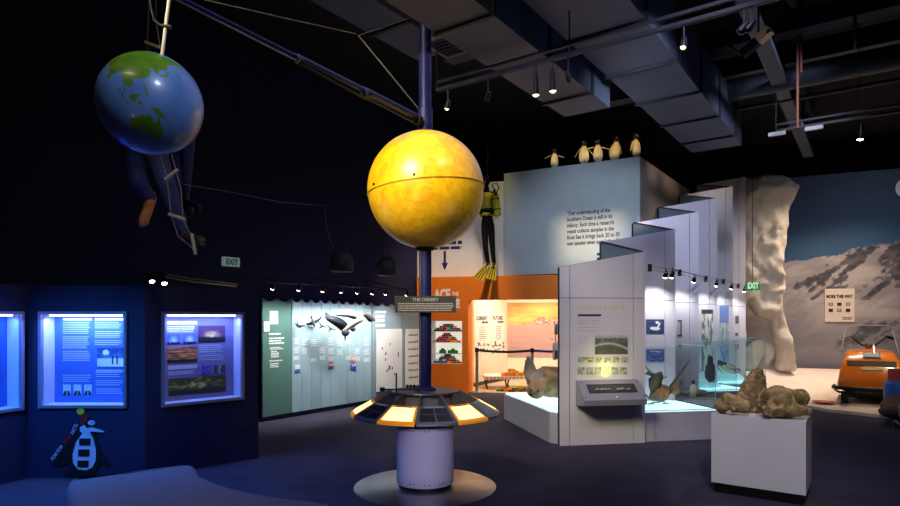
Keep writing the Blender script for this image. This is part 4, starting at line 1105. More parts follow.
# adelie penguins standing on the box edge
PENG = attr_mat('penguin_feathers', .8, .3, 90)
def penguin(name, label, base, face, h=.5, lean=0, wings=(25, 25), group=None, cat='penguin', headturn=0, side_lean=0):
    t = thing(name, label, cat, base, rz=face, group=group)
    s = h/.5; B = Matrix.Rotation(R(lean), 4, 'Y') @ Matrix.Rotation(R(side_lean), 4, 'X')   # local +x is the belly side
    prof = [(.0,.02,.035),(.0,.05,.07),(.0,.10,.092),(.004,.17,.098),(.008,.25,.088),(.006,.31,.068),(.0,.35,.048),(.0,.38,.044),(.006,.42,.05),(.008,.45,.044),(.006,.475,.026),(.004,.485,.006)]
    secs = []
    for x, z, r in prof:
        secs.append([V(((x+r*.92*math.cos(q))*s, r*math.sin(q)*s, z*s)) for q in [2*math.pi*k/24 for k in range(24)]])
    def pc(p):
        q = math.atan2(p[1], p[0]-.0)
        z = p[2]/s
        if z > .375: return (16,16,20)
        return (232,222,196) if abs(q) < 1.35 else (24,26,34)
    mb = MB().loft(secs); it = iter([pc(p) for p in mb.v])
    mb.v = [B @ p for p in mb.v]
    obj('body', mb, PENG, t, world=False, smooth=True, colfn=lambda p: next(it))
    HT = B @ Matrix.Rotation(R(headturn), 4, 'Z')
    obj('beak', MB().tube([V((.045,0,.432))*s, V((.072,0,.428))*s, V((.09,0,.42))*s], [.016*s,.011*s,.003*s], 8, HT), mat('penguin_beak', (70,44,36), .5), t, world=False, smooth=True)
    for sd in (1, -1):
        obj('eye', MB().ball(V((.03, sd*.038, .442))*s, .008*s, 8, 6, HT), WHITE, t, world=False, smooth=True)
        w = R(wings[0] if sd > 0 else wings[1]); a_ = V((0, sd*.075, .33))*s; secs = []
        for k in range(7):
            f = k/6; p = a_+V((0, sd*math.sin(w), -math.cos(w)))*.2*s*f; c = (.036*(1-.6*f*f))*s; th = .008*s
            nrm = V((0, sd*math.cos(w), math.sin(w)))
            secs.append([p+V((c,0,0)), p+nrm*th, p-V((c,0,0)), p-nrm*th])
        if sd < 0: secs = [q[::-1] for q in secs]
        m_ = MB().loft(secs, B); 
        obj('flipper', m_, PENG, t, world=False, smooth=True, colfn=lambda p: (214,204,176) if p[0] > -.004 else (26,28,36))
        obj('foot', MB().loft([[V((-.03,sd*.045-.022,0))*s, V((-.03,sd*.045+.022,0))*s, V((-.03,sd*.045+.016,.03))*s, V((-.03,sd*.045-.016,.03))*s],
                               [V((.085,sd*.05-.04,0))*s, V((.085,sd*.05+.04,0))*s, V((.085,sd*.05+.036,.008))*s, V((.085,sd*.05-.036,.008))*s]]), mat('penguin_foot', (190,140,120), .6), t, world=False)
    obj('tail', MB().loft([[V((-.07,-.03,.05))*s, V((-.07,.03,.05))*s, V((-.07,.03,.07))*s, V((-.07,-.03,.07))*s], [V((-.14,-.006,.012))*s, V((-.14,.006,.012))*s, V((-.14,.006,.018))*s, V((-.14,-.006,.018))*s]]), PENG, t, world=False, colfn=lambda p: (22,24,30))
    return t
def on_box(px):
    x, _ = cast(MQ, px, 170); p = MQ @ V((x, 0, -.14)); p.z = ZQ1; return p
SP = [(552, 'small penguin at the far left of the five on the pale blue box', .43, -75, 0, (80, 60), -25),
      (582, 'slim penguin with bent flipper, second from left on the pale blue box', .52, -100, -4, (35, 30), 35),
      (596, 'penguin with both flippers spread wide, middle of the five on the box', .49, -92, 0, (75, 80), -35),
      (612, 'penguin leaning and looking left, fourth on the pale blue box', .53, -115, -8, (15, 12), -40),
      (639, 'penguin at the right corner of the pale blue box, apart from the others', .50, -60, 0, (14, 18), 40)]
for px, lb, h, face, lean, wg, ht in SP:
    penguin('adelie_penguin', lb, on_box(px if px != 639 else 634), R(face), h*1.0, lean, wg, 'penguins on top of the pale blue box', headturn=ht, side_lean=-6 if px == 612 else 0)

# diver hanging in front of the cream wall
dv_ = thing('diver_figure', 'person in black wetsuit with yellow air tank and fins hanging by the cream wall', 'person', P(489, 250, 12.3))
WET = mat('black_wetsuit', (8,9,12), .9, bump=.2, spec=.15); YEL = mat('yellow_dive_gear', (186,168,20), .45, var=.1); 
q = {k: P(*v) for k, v in dict(pel=(487.5,223,12.3), wa=(487,212,12.3), ch=(486.5,199,12.3), nk=(486.5,189,12.3), hd0=(486.5,185,12.3), hl=(484.5,226,12.3), kl=(485.5,248,12.22), al=(488,264,12.3),
     hr=(491,226,12.3), kr=(492.5,248,12.25), ar=(494,264,12.3), sl=(481,193,12.3), el=(477,205,12.15), wl=(481,214,12.0), sr=(492,193,12.3), er=(497,207,12.15), wr=(491,214,12.0)).items()}
vs = [q[k] for k in ('pel','wa','ch','nk','hd0','hl','kl','al','hr','kr','ar','sl','el','wl','sr','er','wr')]
es = [(0,1),(1,2),(2,3),(3,4),(0,5),(5,6),(6,7),(0,8),(8,9),(9,10),(2,11),(11,12),(12,13),(2,14),(14,15),(15,16)]
obj('figure', skin(vs, es, [.11,.11,.125,.055,.05,.085,.06,.042,.085,.06,.042,.055,.042,.032,.055,.042,.032]), WET, dv_, smooth=True)
hd = P(486.5, 180.5, 12.3)
obj('hooded_head', fuse(MB().ball(hd, (.078,.095,.115), 24, 16), .01, 2), WET, dv_, smooth=True)
obj('face', MB().ball(hd+V((-.035,-.05,-.0)), (.05,.05,.075), 16, 12), SKINM, dv_, smooth=True)
obj('mask', MB().tube([hd+V((-.05,-.06,.02)), hd+V((-.085,-.115,.02))], [.055,.05], 16), BLACK, dv_, auto=40)
obj('vest', MB().loft([[q['ch']+V((.17*math.cos(a_)*s_, .135*math.sin(a_)*s_, z)) for a_ in [2*math.pi*k/20 for k in range(20)]] for z, s_ in ((-.22,.86),(-.20,.95),(-.05,1.05),(.08,1.02),(.12,.7))]), YEL, dv_, smooth=True, label='yellow and black buoyancy vest')
obj('vest_strap', MB().loft([[q['wa']+V((.155*math.cos(a_), .125*math.sin(a_), z)) for a_ in [2*math.pi*k/20 for k in range(20)]] for z in (-.0,.10)]), BLACK, dv_, smooth=True)
obj('weight_belt', MB().loft([[q['wa']+V((.15*math.cos(a_), .125*math.sin(a_), z)) for a_ in [2*math.pi*k/20 for k in range(20)]] for z in (-.09,-.03)]), YEL, dv_, smooth=True)
tk0, tk1 = P(497.5, 216, 12.08), P(494.5, 193, 12.08)
tk = obj('air_tank', MB().tube([tk0, tk0.lerp(tk1,.04), tk0.lerp(tk1,.85), tk0.lerp(tk1,.95), tk1], [.06,.082,.082,.06,.025], 20), YEL, dv_, auto=40)
obj('tank_band', MB().tube([tk0.lerp(tk1,.25), tk0.lerp(tk1,.30)], .085, 20), BLACK, tk, auto=40)
obj('tank_band', MB().tube([tk0.lerp(tk1,.7), tk0.lerp(tk1,.75)], .085, 20), BLACK, tk, auto=40)
obj('valve', MB().tube([tk1, tk1+V((0,0,.07))], .03, 12), STEELDK, tk, auto=40)
obj('air_hose', MB().tube([tk1+V((0,0,.06)), P(492,184,12.05), P(497,183.5,12.0), P(499,188,12.0), P(496,193,11.95)], .012, 8), BLACK, dv_, smooth=True)
obj('regulator', MB().tube([P(496,194,12.0), P(496,194,11.92)], .035, 14), BLACK, dv_, auto=40)
obj('hose_end', MB().tube([P(498,217,12.1), P(494,219,12.1), P(493,222,12.1)], .012, 8), STEEL, dv_, smooth=True)
for a_, b_, w in ((q['al'], P(477.5, 279, 11.9), .10), (q['ar'], P(491, 279.5, 11.95), .10)):
    d_ = (b_-a_).normalized(); sdv = d_.cross(V((0,-1,0.3))).normalized(); th = d_.cross(sdv).normalized()*.008
    secs = [[a_+d_*f*(b_-a_).length-sdv*w*g-th*k2, a_+d_*f*(b_-a_).length+sdv*w*g-th*k2, a_+d_*f*(b_-a_).length+sdv*w*g+th*k2, a_+d_*f*(b_-a_).length-sdv*w*g+th*k2] for f, g, k2 in ((-.05,.45,5),(.22,.5,5),(.3,.55,1.5),(.7,.9,1),(1,1,.8))]
    fn_ = obj('fin', MB().loft(secs), YEL, dv_)
    obj('foot_pocket', MB().tube([a_-d_*.06, a_+d_*.05, a_+d_*.16], [.045,.055,.04], 12), BLACK, fn_, smooth=True)
    for g in (-.55, 0, .55):
        obj('rib', MB().tube([a_+d_*.15+sdv*w*g*.6+V((0,-.012,0)), b_+sdv*w*g-d_*.03+V((0,-.012,0))], .011, 6), BLACK, fn_)
obj('suspension_wire', MB().tube([q['nk']+V((.03,.02,0)), V((q['nk'].x+.03, q['nk'].y+.02, H-.002))], .003, 5), STEELDK, dv_)
# ================================================================ STEPPED WHITE PANELS
def clipbox(mb, x0, x1, z0, z1, top, zf, zb, M):
    """tile whose upper edge follows the slanted top when it reaches it"""
    if z1 is None: mb.prism([(x0,z0),(x1,z0),(x1,top(x1)),(x0,top(x0))], zb, zf, M)
    else: mb.prism([(x0,z0),(x1,z0),(x1,z1),(x0,z1)], zb, zf, M)
Pl = [V((1.375+.8*k, 7.5+1.1*k, 0)) for k in range(6)]
Pr = [V((2.5+.8*k, 7.7+1.1*k, 0)) for k in range(6)]
hl = [2.24+.45*k for k in range(6)]; hr = [2.46+.45*k for k in range(6)]
PFM = []
WHO = ['front and lowest', 'second', 'third', 'fourth', 'fifth', 'rearmost and tallest']
PHOTO_D = ['with a sloping console', 'with two albatross and sea photos', 'with a narrow grey photo', 'with a pale ice cliff photo', 'with a blue sky ice photo', 'with small brown pictures']
for k in range(6):
    M = frame(Pl[k], Pr[k]); L = flen(Pl[k], Pr[k]); PFM.append(M)
    top = lambda x, a=hl[k], b=hr[k], L=L: a+(b-a)*x/L
    t = thing('stepped_panel', 'white slant-topped panel, %s of the stepped row, %s' % (WHO[k], PHOTO_D[k]), 'display panel', (Pl[k]+Pr[k])/2, group='stepped white panels')
    g = .004; br = [0, .11*L, .86*L, L]; sz = 1.853
    mb = MB()
    for i in range(3):
        clipbox(mb, br[i]+(g if i else 0), br[i+1]-(g if i < 2 else 0), .0, sz-g, top, 0, -.02, M)
        clipbox(mb, br[i]+(g if i else 0), br[i+1]-(g if i < 2 else 0), sz+g, None, lambda x: top(x)-.006, 0, -.02, M)
    obj('face_board', mb, PANELW, t)
    mb = MB(); mb.prism([(0,0),(L,0),(L,top(L)-.003),(0,top(0)-.003)], -.08, -.0205, M); obj('core', mb, GROOVE, t)
    mb = MB().box(L-.001, L+.004, 0, top(L)-.005, -.085, .0, M); obj('end_trim', mb, PANELW, t)
    if k < 5:
        Mr = frame((Pl[k+1].x-.01, Pl[k+1].y, 0), (Pr[k].x-.02, Pr[k].y+.09, 0)); Lr_ = flen((Pl[k+1].x-.01, Pl[k+1].y), (Pr[k].x-.02, Pr[k].y+.09))
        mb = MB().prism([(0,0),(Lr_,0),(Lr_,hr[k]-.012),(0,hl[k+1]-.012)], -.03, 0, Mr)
        obj('return_board', mb, PANELSHADE, t, label='return board with its shade put into a slate blue colour')
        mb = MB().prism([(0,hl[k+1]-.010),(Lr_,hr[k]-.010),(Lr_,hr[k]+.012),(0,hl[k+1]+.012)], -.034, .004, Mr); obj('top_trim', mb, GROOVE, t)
    t['idx'] = k; del t['idx']
    if k == 0: P1T = t
    # pictures on each panel
    def photo(r4, fn, n1=24, n2=20, nm='photo'): picture(nm, M, rect(M, *r4), n1, n2, fn, t, z=.008)
    if k == 0:
        a = rect(M, 578, 305, 626, 309.5)
        ll = MB()
        n = 11
        for i in range(n):
            x = a[0]+(a[1]-a[0])*i/n; w = (a[1]-a[0])/n*.6; y0, y1 = a[2], a[3]
            if i == 0 or i == 5 or i == 9: ll.box(x, x+w*.35, y0, y1, .001, .006, M)
            elif i in (3, 7): ll.box(x, x+w*.3, y0, y1, .001, .006, M).box(x, x+w, y1-.012, y1, .001, .006, M).box(x, x+w, y0, y0+.012, .001, .006, M)
            else: ll.box(x, x+w*.28, y0, y1, .001, .006, M).box(x+w*.72, x+w, y0, y1, .001, .006, M).box(x, x+w, y1-.012, y1, .001, .006, M)
        obj('heading_lettering', ll, mat('pale_gold_lettering', (214,206,170), .5), t)
        obj('heading_bar', MB().box(*rect(M, 578, 314.2, 601, 316.3), .001, .004, M), DGREY, t)
        for k2, r4, n_ in ((0,(578,320,601,325),3),(1,(578,327,600,329),1),(2,(578,330.5,596,332.5),1),(3,(578,336,588,345),4)):
            a = rect(M, *r4); obj('text_block', text_lines(M, a[0], a[1], a[3], n_, (a[3]-a[2])/n_, .009, 100+k2, z=.003), LGREY, t)
        def glac(u, v):
            riv = abs((v-.42)-.28*math.sin(u*2.6+.6)+.12)
            if v > .86: return (176,180,184)
            if v > .62: return mixc((120,126,128), (74,80,82), nz(u*7, v*5)+.4)
            return mixc((200,200,196), (78,80,76), min(1, riv*9)+.3*nz(u*9, v*9))
        photo((594.8,335.5,627.5,354.3), glac, 40, 26, 'glacier_photo')
        def small(s):
            return lambda u, v: mixc(mixc((226,214,170), (90,84,60), .5+nz(u*3+s*7, v*3)*1.4), (150,160,170), .5+nz(u*2, v*2+s*3)*1.3)
        xs_ = [(577.5,593.5),(595.5,602),(604,610.8),(612.5,619.3),(621,627.5)]
        for i, (x0, x1) in enumerate(xs_): photo((x0, 357, x1, 362.5), small(i), 12, 8, 'small_photo')
        for i in range(6): photo((577.3+i*8.45, 367.2, 584.3+i*8.45, 374.3), small(i+9), 10, 10, 'small_photo')
        for px in (567, 638):
            for py in (302, 413, 440):
                c = cast(M, px, py); obj('screw', MB().tube([V((c[0],c[1],0)), V((c[0],c[1],.004))], .006, 8, M), STEELDK, t)
    if k == 1:
        def alb(u, v):
            if abs(u-.64-.08*math.sin((v-.4)*5)) < .05 and .35 < v < .78 or math.hypot((u-.60)/.09, (v-.78)/.09) < 1: return (240,240,240)
            if math.hypot((u-.48)/.28, (v-.36+.12*(u-.48))/.13) < 1: return (238,238,236) if v < .42 else (200,200,204)
            return mixc((40,56,100), (64,84,130), .5+nz(u*4, v*9))
        def sea(u, v):
            if abs(v-.75-.1*math.sin(u*4)) < .035 and .2 < u < .8: return (200,206,216)
            return mixc((46,66,130), (110,136,190), .5+nz(u*4, v*12)*1.3)
        photo((646,319.3,664,333.5), alb, 30, 24, 'albatross_photo'); photo((646,349,664,361.5), sea, 24, 18, 'sea_photo')
    if k == 2:
        photo((677.5,320,681.5,336.5), lambda u, v: (40,46,52) if u > .7 or v < .1 or v > .88 else (170,180,190), 8, 14, 'grey_photo')
        photo((677.5,343,681.5,347), lambda u, v: mixc((90,96,104),(160,160,160), v), 6, 6, 'small_photo')
    if k == 3:
        def ice(u, v):
            if v > .93: return (60,58,60)
            return mixc((224,220,212), (120,116,112), nz(u*4, v*5)*2.2+.35)
        photo((701.5,309.5,712.8,371), ice, 24, 90, 'ice_cliff_photo')
    if k == 4:
        def cliff(u, v):
            if v > .72: return mixc((90,116,176), (120,146,196), 1-(v-.72)*3)
            if v > .35: return (212,214,210) if nz(u*7, v*3) > -.1+.4*(v-.5) else (150,160,176)
            return mixc((110,134,176), (180,196,214), nz(u*3, v*8)+.5)
        photo((719.5,306,728.5,366), cliff, 18, 90, 'ice_front_photo')
    if k == 5:
        for r4, c in (((735,316,738.5,323.5),(90,70,56)),((735,333,738,335.5),(80,60,130)),((735,344,738.5,349),(140,130,130))):
            photo(r4, lambda u, v, c=c: mixc(c, (190,170,140), nz(u*4, v*5)+.2), 6, 8, 'small_photo')
# sloping console on the front panel
M = PFM[0]
cs = thing('sloping_console', 'grey sloping viewing console fixed to the front white panel', 'console', M @ V((.55, .5, .15)))
CONS = mat('console_grey_metal', (150,150,162), .4, .3, var=.03)
a0c, a1c = cast(M, 575.5, 395)[0]+.0, cast(M, 636, 395)[0]
prof = [(.001,.82),(.05,.82),(.29,.60),(.28,.53),(.001,.50)]
def cpr(x0, x1, pr): 
    return [[M @ V((x, z, o)) for o, z in pr] for x in (x0, x1)]
obj('console_body', MB().loft(cpr(a0c, a1c, prof)), CONS, cs, bevel=.004)
nrm = V((0, .24, .22)).normalized()   # local (x, z, out)
sl = V((0, -.22, .24)); sl0 = V((0, .82, .05))
def sp_c(f, g, e): # f along the width 0..1, g down the slope 0..1
    p = V((a0c+(a1c-a0c)*f, 0, 0))+sl0+sl*g+V((0, .7372, .6757))*e; return M @ p
def spatch(f0, f1, g0, g1, e0, e1): 
    return MB().loft([[sp_c(f0,g0,e), sp_c(f1,g0,e), sp_c(f1,g1,e), sp_c(f0,g1,e)] for e in (e0, e1)])
obj('window_frame', spatch(.12,.90,.22,.66,.001,.004), GROOVE, cs)
obj('specimen_tray', spatch(.14,.88,.27,.62,.004,.006), mat('tray_dark', (54,54,60), .5), cs)
def rocklet(f, r, m): return obj('specimen', rough_up(MB().ball(sp_c(f,.5,.012), (r,r*.6,r*.4), 12, 8), r*.4, 20, f*10), m, cs, smooth=True)
SPEC = mat('specimen_grey', (150,146,138), .8, var=.3, scale=30)
for f, r in ((.27,.03),(.34,.035),(.40,.03),(.46,.025),(.6,.03),(.66,.035),(.76,.03)): rocklet(f, r, SPEC)
for f, g in ((.04,.85),(.96,.85),(.04,.12),(.96,.12)): obj('screw', MB().tube([sp_c(f,g,0), sp_c(f,g,.004)], .008, 8), STEELDK, cs)
obj('push_button', MB().tube([sp_c(.53,.86,0), sp_c(.53,.86,.01)], .012, 12), WHITE, cs)
# small wall device on the left edge of panel
dvc = thing('listening_handset', 'small grey handset unit at the left edge of the front white panel', 'handset', Pl[0]+V((-.03,.05,1.2)))
hx = P(556, 352, 7.6)
obj('handset_body', MB().box(hx.x-.035, hx.x+.04, 7.56, 7.64, hx.z-.10, hx.z+.12), LGREY, dvc, bevel=.01)
obj('handset_face', MB().box(hx.x-.025, hx.x+.015, 7.553, 7.56, hx.z-.08, hx.z+.02), DGREY, dvc)
obj('handset_hook', MB().tube([V((hx.x,7.6,hx.z+.22)), V((hx.x,7.6,hx.z+.34)), V((hx.x+.05,7.6,hx.z+.36))], .02, 10), STEEL, dvc, smooth=True)
obj('handset_cord', MB().tube([V((hx.x,7.6,hx.z+.12)), V((hx.x-.01,7.59,hx.z+.17)), V((hx.x,7.6,hx.z+.22))], .006, 6), BLACK, dvc, smooth=True)

# lit bases and glass cases
BASEM = mat('base_lavender_grey', (176,176,194), .5, var=.03)
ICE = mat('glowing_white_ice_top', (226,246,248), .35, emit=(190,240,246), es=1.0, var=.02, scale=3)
DARKROCK = mat('dark_rock_bed', (84,78,72), .8, var=.4, scale=8, bump=.8)
ZB = .40
BS = []
for k in range(4):
    a = Pr[k]+V((0,.03,0)); b = a+V((1.02,.19,0)); c = Pr[k+1]+V((-.0,-.03,0)) ; d = Pl[k+1]+V((.05,-.02,0))
    t = thing('specimen_plinth', ['low lit plinth with a glowing top under the brown bird', 'low plinth topped with dark rocks, next after the brown bird one', 'low plinth with glowing snow and a standing penguin, third in the row', 'low plinth with glowing snow and a lying penguin, rearmost in the row'][k], 'plinth', (a+b+c+d)/4, group='lit plinths by the white panels')
    poly = [(p.x, p.y) for p in (a, b, c, d)]
    obj('base_body', MB().prism(poly, .0, ZB-.02), BASEM, t, bevel=.006)
    cen = (a+b+c+d)/4
    top_ = [(cen.x+(p.x-cen.x)*.985, cen.y+(p.y-cen.y)*.985) for p in (a, b, c, d)]
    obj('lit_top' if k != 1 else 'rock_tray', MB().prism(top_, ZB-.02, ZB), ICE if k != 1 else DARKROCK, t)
    Mb2 = frame(a, b)
    for x in (.13, .16, .96):
        if x == .16: obj('joint', MB().box(.145, .149, .03, ZB-.04, 0, .0015, Mb2), GROOVE, t)
        else:
            for z in (.05, .36): obj('screw', MB().tube([V((x+.04,z,0)), V((x+.04,z,.003))], .006, 8, Mb2), STEELDK, t)
    gt = thing('glass_case', ['clear glass case over the brown bird beside the front white panel', 'clear glass case over the dark rocks, second in the row', 'clear glass case over the standing penguin, third in the row', 'clear glass case over the lying penguin, rearmost'][k], 'glass case', (a+b)/2+V((0,0,ZB)), group='glass cases')
    GH = 1.22
    for p, q in ((a, b), (b, c)):
        m_ = frame(p, q); L = flen(p, q)
        obj('pane', MB().box(.012, L-.012, ZB+.001, GH, -.016, -.010, m_), GLASS, gt)
        obj('pane_edge', MB().box(.012, L-.012, GH, GH+.006, -.016, -.010, m_), GLASSEDGE, gt)
    m_ = frame(a, b); L = flen(a, b)
    obj('corner_edge', MB().box(L-.012, L-.006, ZB+.001, GH+.006, -.016, -.010, m_), GLASSEDGE, gt)
    obj('seal_strip', MB().box(.01, L-.01, ZB-.004, ZB+.004, -.0099, -.002, m_), LGREY, gt)
    m_ = frame(b, c); obj('seal_strip', MB().box(.01, flen(b,c)-.01, ZB, ZB+.012, -.022, -.017, m_), GROOVE, gt)
    BS.append((a, b, c, d))
# rails of lamps along the white panels
rp = [V((2.56,7.68,2.27)), V((3.36,8.78,2.29)), V((4.2,9.85,2.27)), V((4.98,10.93,2.29)), V((5.78,12.03,2.27)), V((6.52,13.0,2.27))]
rl = thing('lamp_rail', 'thin steel rail with small spotlights crossing the stepped white panels', 'light rail', rp[2])
obj('rail_tube', MB().tube(rp, .007, 8), STEEL, rl); obj('rail_tube', MB().tube([p+V((.02,-.02,-.06)) for p in rp], .005, 6), STEEL, rl)
for p in rp: obj('rail_clip', MB().box(p.x-.02, p.x+.02, p.y-.02, p.y+.03, p.z-.075, p.z+.02), STEELDK, rl)
nms = ['leftmost', 'second from left', 'third from left', 'fourth from left', 'fifth from left', 'rightmost']
for i, (px, py, k, W) in enumerate([(665,277.5,1,20),(671.5,278,1,22),(693.5,283,2,22),(716,286,3,20),(731,289.5,4,20),(744,292,5,20)]):
    Mk = PFM[k]; u_ = cast(Mk, px, py, .3)
    c = Mk @ V((u_[0], 2.17, .34)); d_ = P(px, py, c.y); c.x = d_.x
    tg = Mk @ V((u_[0]-.12, 1.15, 0))
    e_ = lamp('rail_spotlight', 'lit white spotlight on the thin rail over the white panels, '+nms[i], c, tg, 'spotlights on the thin rail', r=.035, L=.09, drop=.09)
    spot(e_, tg, W*.8, (255,250,246), 120, .9, .03)
    obj_name = obj('lamp_arm', MB().tube([c+V((0,0,.09)), min(rp, key=lambda r: (r-c).length)+V((0,0,-.0))], .005, 6), STEEL, rl)

# seal base (left) in two units
sbp = [[V((.853,9.48,0)), V((1.082,8.5,0)), V((2.0,8.75,0)), V((1.85,9.75,0))], [V((1.086,8.475,0)), V((1.27,7.66,0)), V((1.36,7.585,0)), V((2.45,7.80,0)), V((2.13,8.56,0)), V((2.0,8.73,0))]]
for i, pl in enumerate(sbp):
    cen = sum(pl, V())/len(pl)
    t = thing('specimen_plinth', ['far unit of the low lit seal plinth by the orange doorway', 'near unit of the low lit seal plinth, against the front white panel'][i], 'plinth', cen, group='seal plinths')
    obj('base_body', MB().prism([(p.x, p.y) for p in pl], 0, .40), BASEM, t, bevel=.012)
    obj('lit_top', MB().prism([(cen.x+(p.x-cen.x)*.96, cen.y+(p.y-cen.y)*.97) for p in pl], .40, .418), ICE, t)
# seal lying on the base, one flipper up
FUR = attr_mat('seal_fur', .75, .5, 60)
sl_ = thing('seal', 'brown grey furry seal lying on the lit plinth with one flipper raised', 'seal', V((1.8, 8.6, .418)))
def px3(px, py, D): return P(px, py, D)
mb = MB()
bodyp = [P(531,386,8.35), P(537,384,8.35), P(545,381.5,8.4), P(556,382,8.45), P(570,386,8.5), P(590,391,8.55), P(600,394,8.6)]
mb.tube(bodyp, [.09,.17,.215,.22,.19,.12,.05], 24)
mb.ball(P(536,390,8.25), (.13,.12,.12), 20, 14)     # low muzzle
mb.ball(P(532.5,393.5,8.14), (.06,.055,.045), 16, 10)
fl = [P(534,386,8.42), P(531,377,8.43), P(529,367,8.45), P(528.5,359,8.47), P(529,355,8.48)]
secs = []
for i in range(13):
    f = i/12; p = fl[0].lerp(fl[-1], f)+V((-.012*math.sin(f*3.1),0,0)); w = .112*math.sin(math.pi*min(1, .28+f*.70))**.7*(1-.25*f)+.006; th = .045*(1-.6*f)
    secs.append([p+V((w*math.cos(q), th*math.sin(q), -.02*math.cos(q))) for q in [2*math.pi*k/16 for k in range(16)]])
mb.loft(secs)
sm = rough_up(fuse(mb, .018, 3), .012, 9, 3)
zmin = .419
for p in sm.v: p.z = max(p.z, zmin)
def sealc(p):
    n = nz(p[0]*7, p[1]*7, p[2]*7)
    if p[2] > .74 and p[0] < 1.28: return mixc((176,170,148), (140,134,116), n+.5)
    return mixc((186,152,112), (124,104,80), n*1.3+.5)
obj('body', sm, FUR, sl_, smooth=True, colfn=sealc)
for px, py, D in ((531,390,8.12),(538,391,8.10)): obj('eye', MB().ball(P(px,py,D), .014, 10, 8), BLACK, sl_, smooth=True)
obj('nose', MB().ball(P(532,394.5,8.09), (.018,.014,.012), 10, 8), BLACK, sl_, smooth=True)

# brown bird sculpture (skua with raised wings) in the first glass case
bc = P(659, 394, 8.25)
bt2 = thing('brown_bird', 'brown bird with raised ragged wings and a long dark quill in the first glass case', 'bird', V((bc.x, bc.y, ZB)))
T = Matrix.Translation(bc)
mb = MB().tube([P(651,398,8.3), P(655,396,8.27), P(660,393,8.25), P(665,390,8.25), P(668,388,8.26)], [.04,.10,.12,.09,.05], 18)
mb.ball(P(675,389,8.25), (.075,.06,.09), 16, 12)
def brc(p): return mixc((160,104,68), (88,84,70), .5+nz(p[0]*9, p[1]*9, p[2]*9)*1.6)
sk = rough_up(fuse(mb, .012, 2), .02, 14, 2)
for p in sk.v: p.z = max(p.z, ZB+.004)
obj('body', sk, FEATH, bt2, smooth=True, colfn=brc)
def wing(pts, w, name='wing'):
    secs = []
    for i, p in enumerate(pts):
        ww = w[i]; secs.append([p+V((-ww,0,-.01)), p+V((0,-.03,.02)), p+V((ww,0,.02)), p+V((0,.03,0))])
    return obj(name, rough_up(MB().loft(secs), .01, 12, len(pts)), FEATH, bt2, smooth=True, colfn=brc)
wing([P(656,394,8.25), P(655,386,8.2), P(656,378,8.15), P(658,373,8.12)], [.06,.09,.10,.05])
wing([P(656,376,8.15), P(650,374,8.14), P(646,373,8.13)], [.04,.04,.02])
wing([P(659,380,8.2), P(664,378,8.2), P(667,377,8.2)], [.05,.035,.01])
wing([P(672,394,8.2), P(678,386,8.2), P(680,380,8.2)], [.05,.05,.015])
obj('quill', MB().tube([P(668,390,8.24), P(676,379,8.2), P(684,368,8.15), P(690,360,8.1)], [.02,.018,.013,.005], 10), mat('quill_dark', (76,62,54), .6), bt2, smooth=True)
obj('beak', MB().tube([P(651,373,8.13), P(647,368,8.13), P(644,362,8.13)], [.02,.014,.004], 8), mat('pale_beak', (190,186,150), .6), bt2, smooth=True)
obj('leg', MB().tube([P(650,399,8.2), P(647,396,8.1), P(642,392,8.05)], [.014,.012,.01], 8), mat('bird_leg', (60,50,44), .6), bt2, smooth=True)
for i, (px, py) in enumerate([(655,403.5),(662,402.8),(666,404.5),(651,405),(675,401)]):
    D = 1.2*F/(py-318); p = V(((px-450)/F*D, D, ZB+.012))
    obj('bone_fragment', MB().tube([p+V((-.05,0,0)), p+V((.0,.01,.004)), p+V((.05,-.03+.02*i,0))], [.006,.011,.006], 8), mat('bone_fragment_grey', (130,136,136), .7), label='small grey bone fragment scattered on the glowing top near the brown bird', cat='bone', group='bone fragments under the brown bird', smooth=True)

# rocks in the second case, penguins in third and fourth
ROCK = mat('grey_brown_rock', (112,102,96), .85, var=.35, scale=9, bump=.8, bscale=40)
a, b, c, d = BS[1]
for i, (f, g, r, lb) in enumerate([(.25,.6,(.24,.18,.08),'large flat dark rock in the second glass case'), (.62,.45,(.2,.16,.07),'rounded dark rock at the middle of the second glass case'), (.1,.35,(.12,.12,.09),'small dark rock at the left of the second glass case')]):
    p = a.lerp(b, f).lerp(d.lerp(c, f), g); m_ = rough_up(MB().ball(V((p.x,p.y,ZB+r[2]*.6)), r, 36, 24), .06, 5, i)
    for v_ in m_.v: v_.z = max(v_.z, ZB+.002)
    obj('display_rock', m_, ROCK, label=lb, cat='rock', group='rocks in the second glass case', smooth=True)
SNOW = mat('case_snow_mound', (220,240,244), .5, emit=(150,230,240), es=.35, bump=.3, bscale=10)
mounds = []
for k, (f, g, r, lb) in ((2, (.35,.5,(.62,.40,.10),'white snow mound in the third glass case')), (3, (.4,.45,(.7,.4,.16),'white snow mound in the rearmost glass case'))):
    a, b, c, d = BS[k]; p = a.lerp(b, f).lerp(d.lerp(c, f), g)
    m_ = MB().ball(V((0,0,0)), (r[0]*.62,r[1]*.7,r[2]), 40, 20)
    R_ = Matrix.Rotation(math.atan2(.2,1.1), 4, 'Z'); m_.v = [R_ @ v_ + V((p.x, p.y, ZB+.03)) for v_ in m_.v]
    m_ = rough_up(m_, .03, 3, k)
    for v_ in m_.v: v_.z = max(v_.z, ZB+.002)
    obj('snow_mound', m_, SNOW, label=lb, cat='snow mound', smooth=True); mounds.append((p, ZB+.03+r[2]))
penguin('case_penguin', 'grey penguin with back turned standing on snow in the third glass case', V((4.47, 10.3, mounds[0][1]-.04)), R(60), .48, 0, (35, 40), headturn=20)
cpn = penguin('case_penguin', 'black and white penguin lying on its belly on snow in the rearmost glass case', V((mounds[1][0].x+.22, mounds[1][0].y-.1, mounds[1][1]-.02)), R(200), .5, 62, (30, 30), headturn=0)
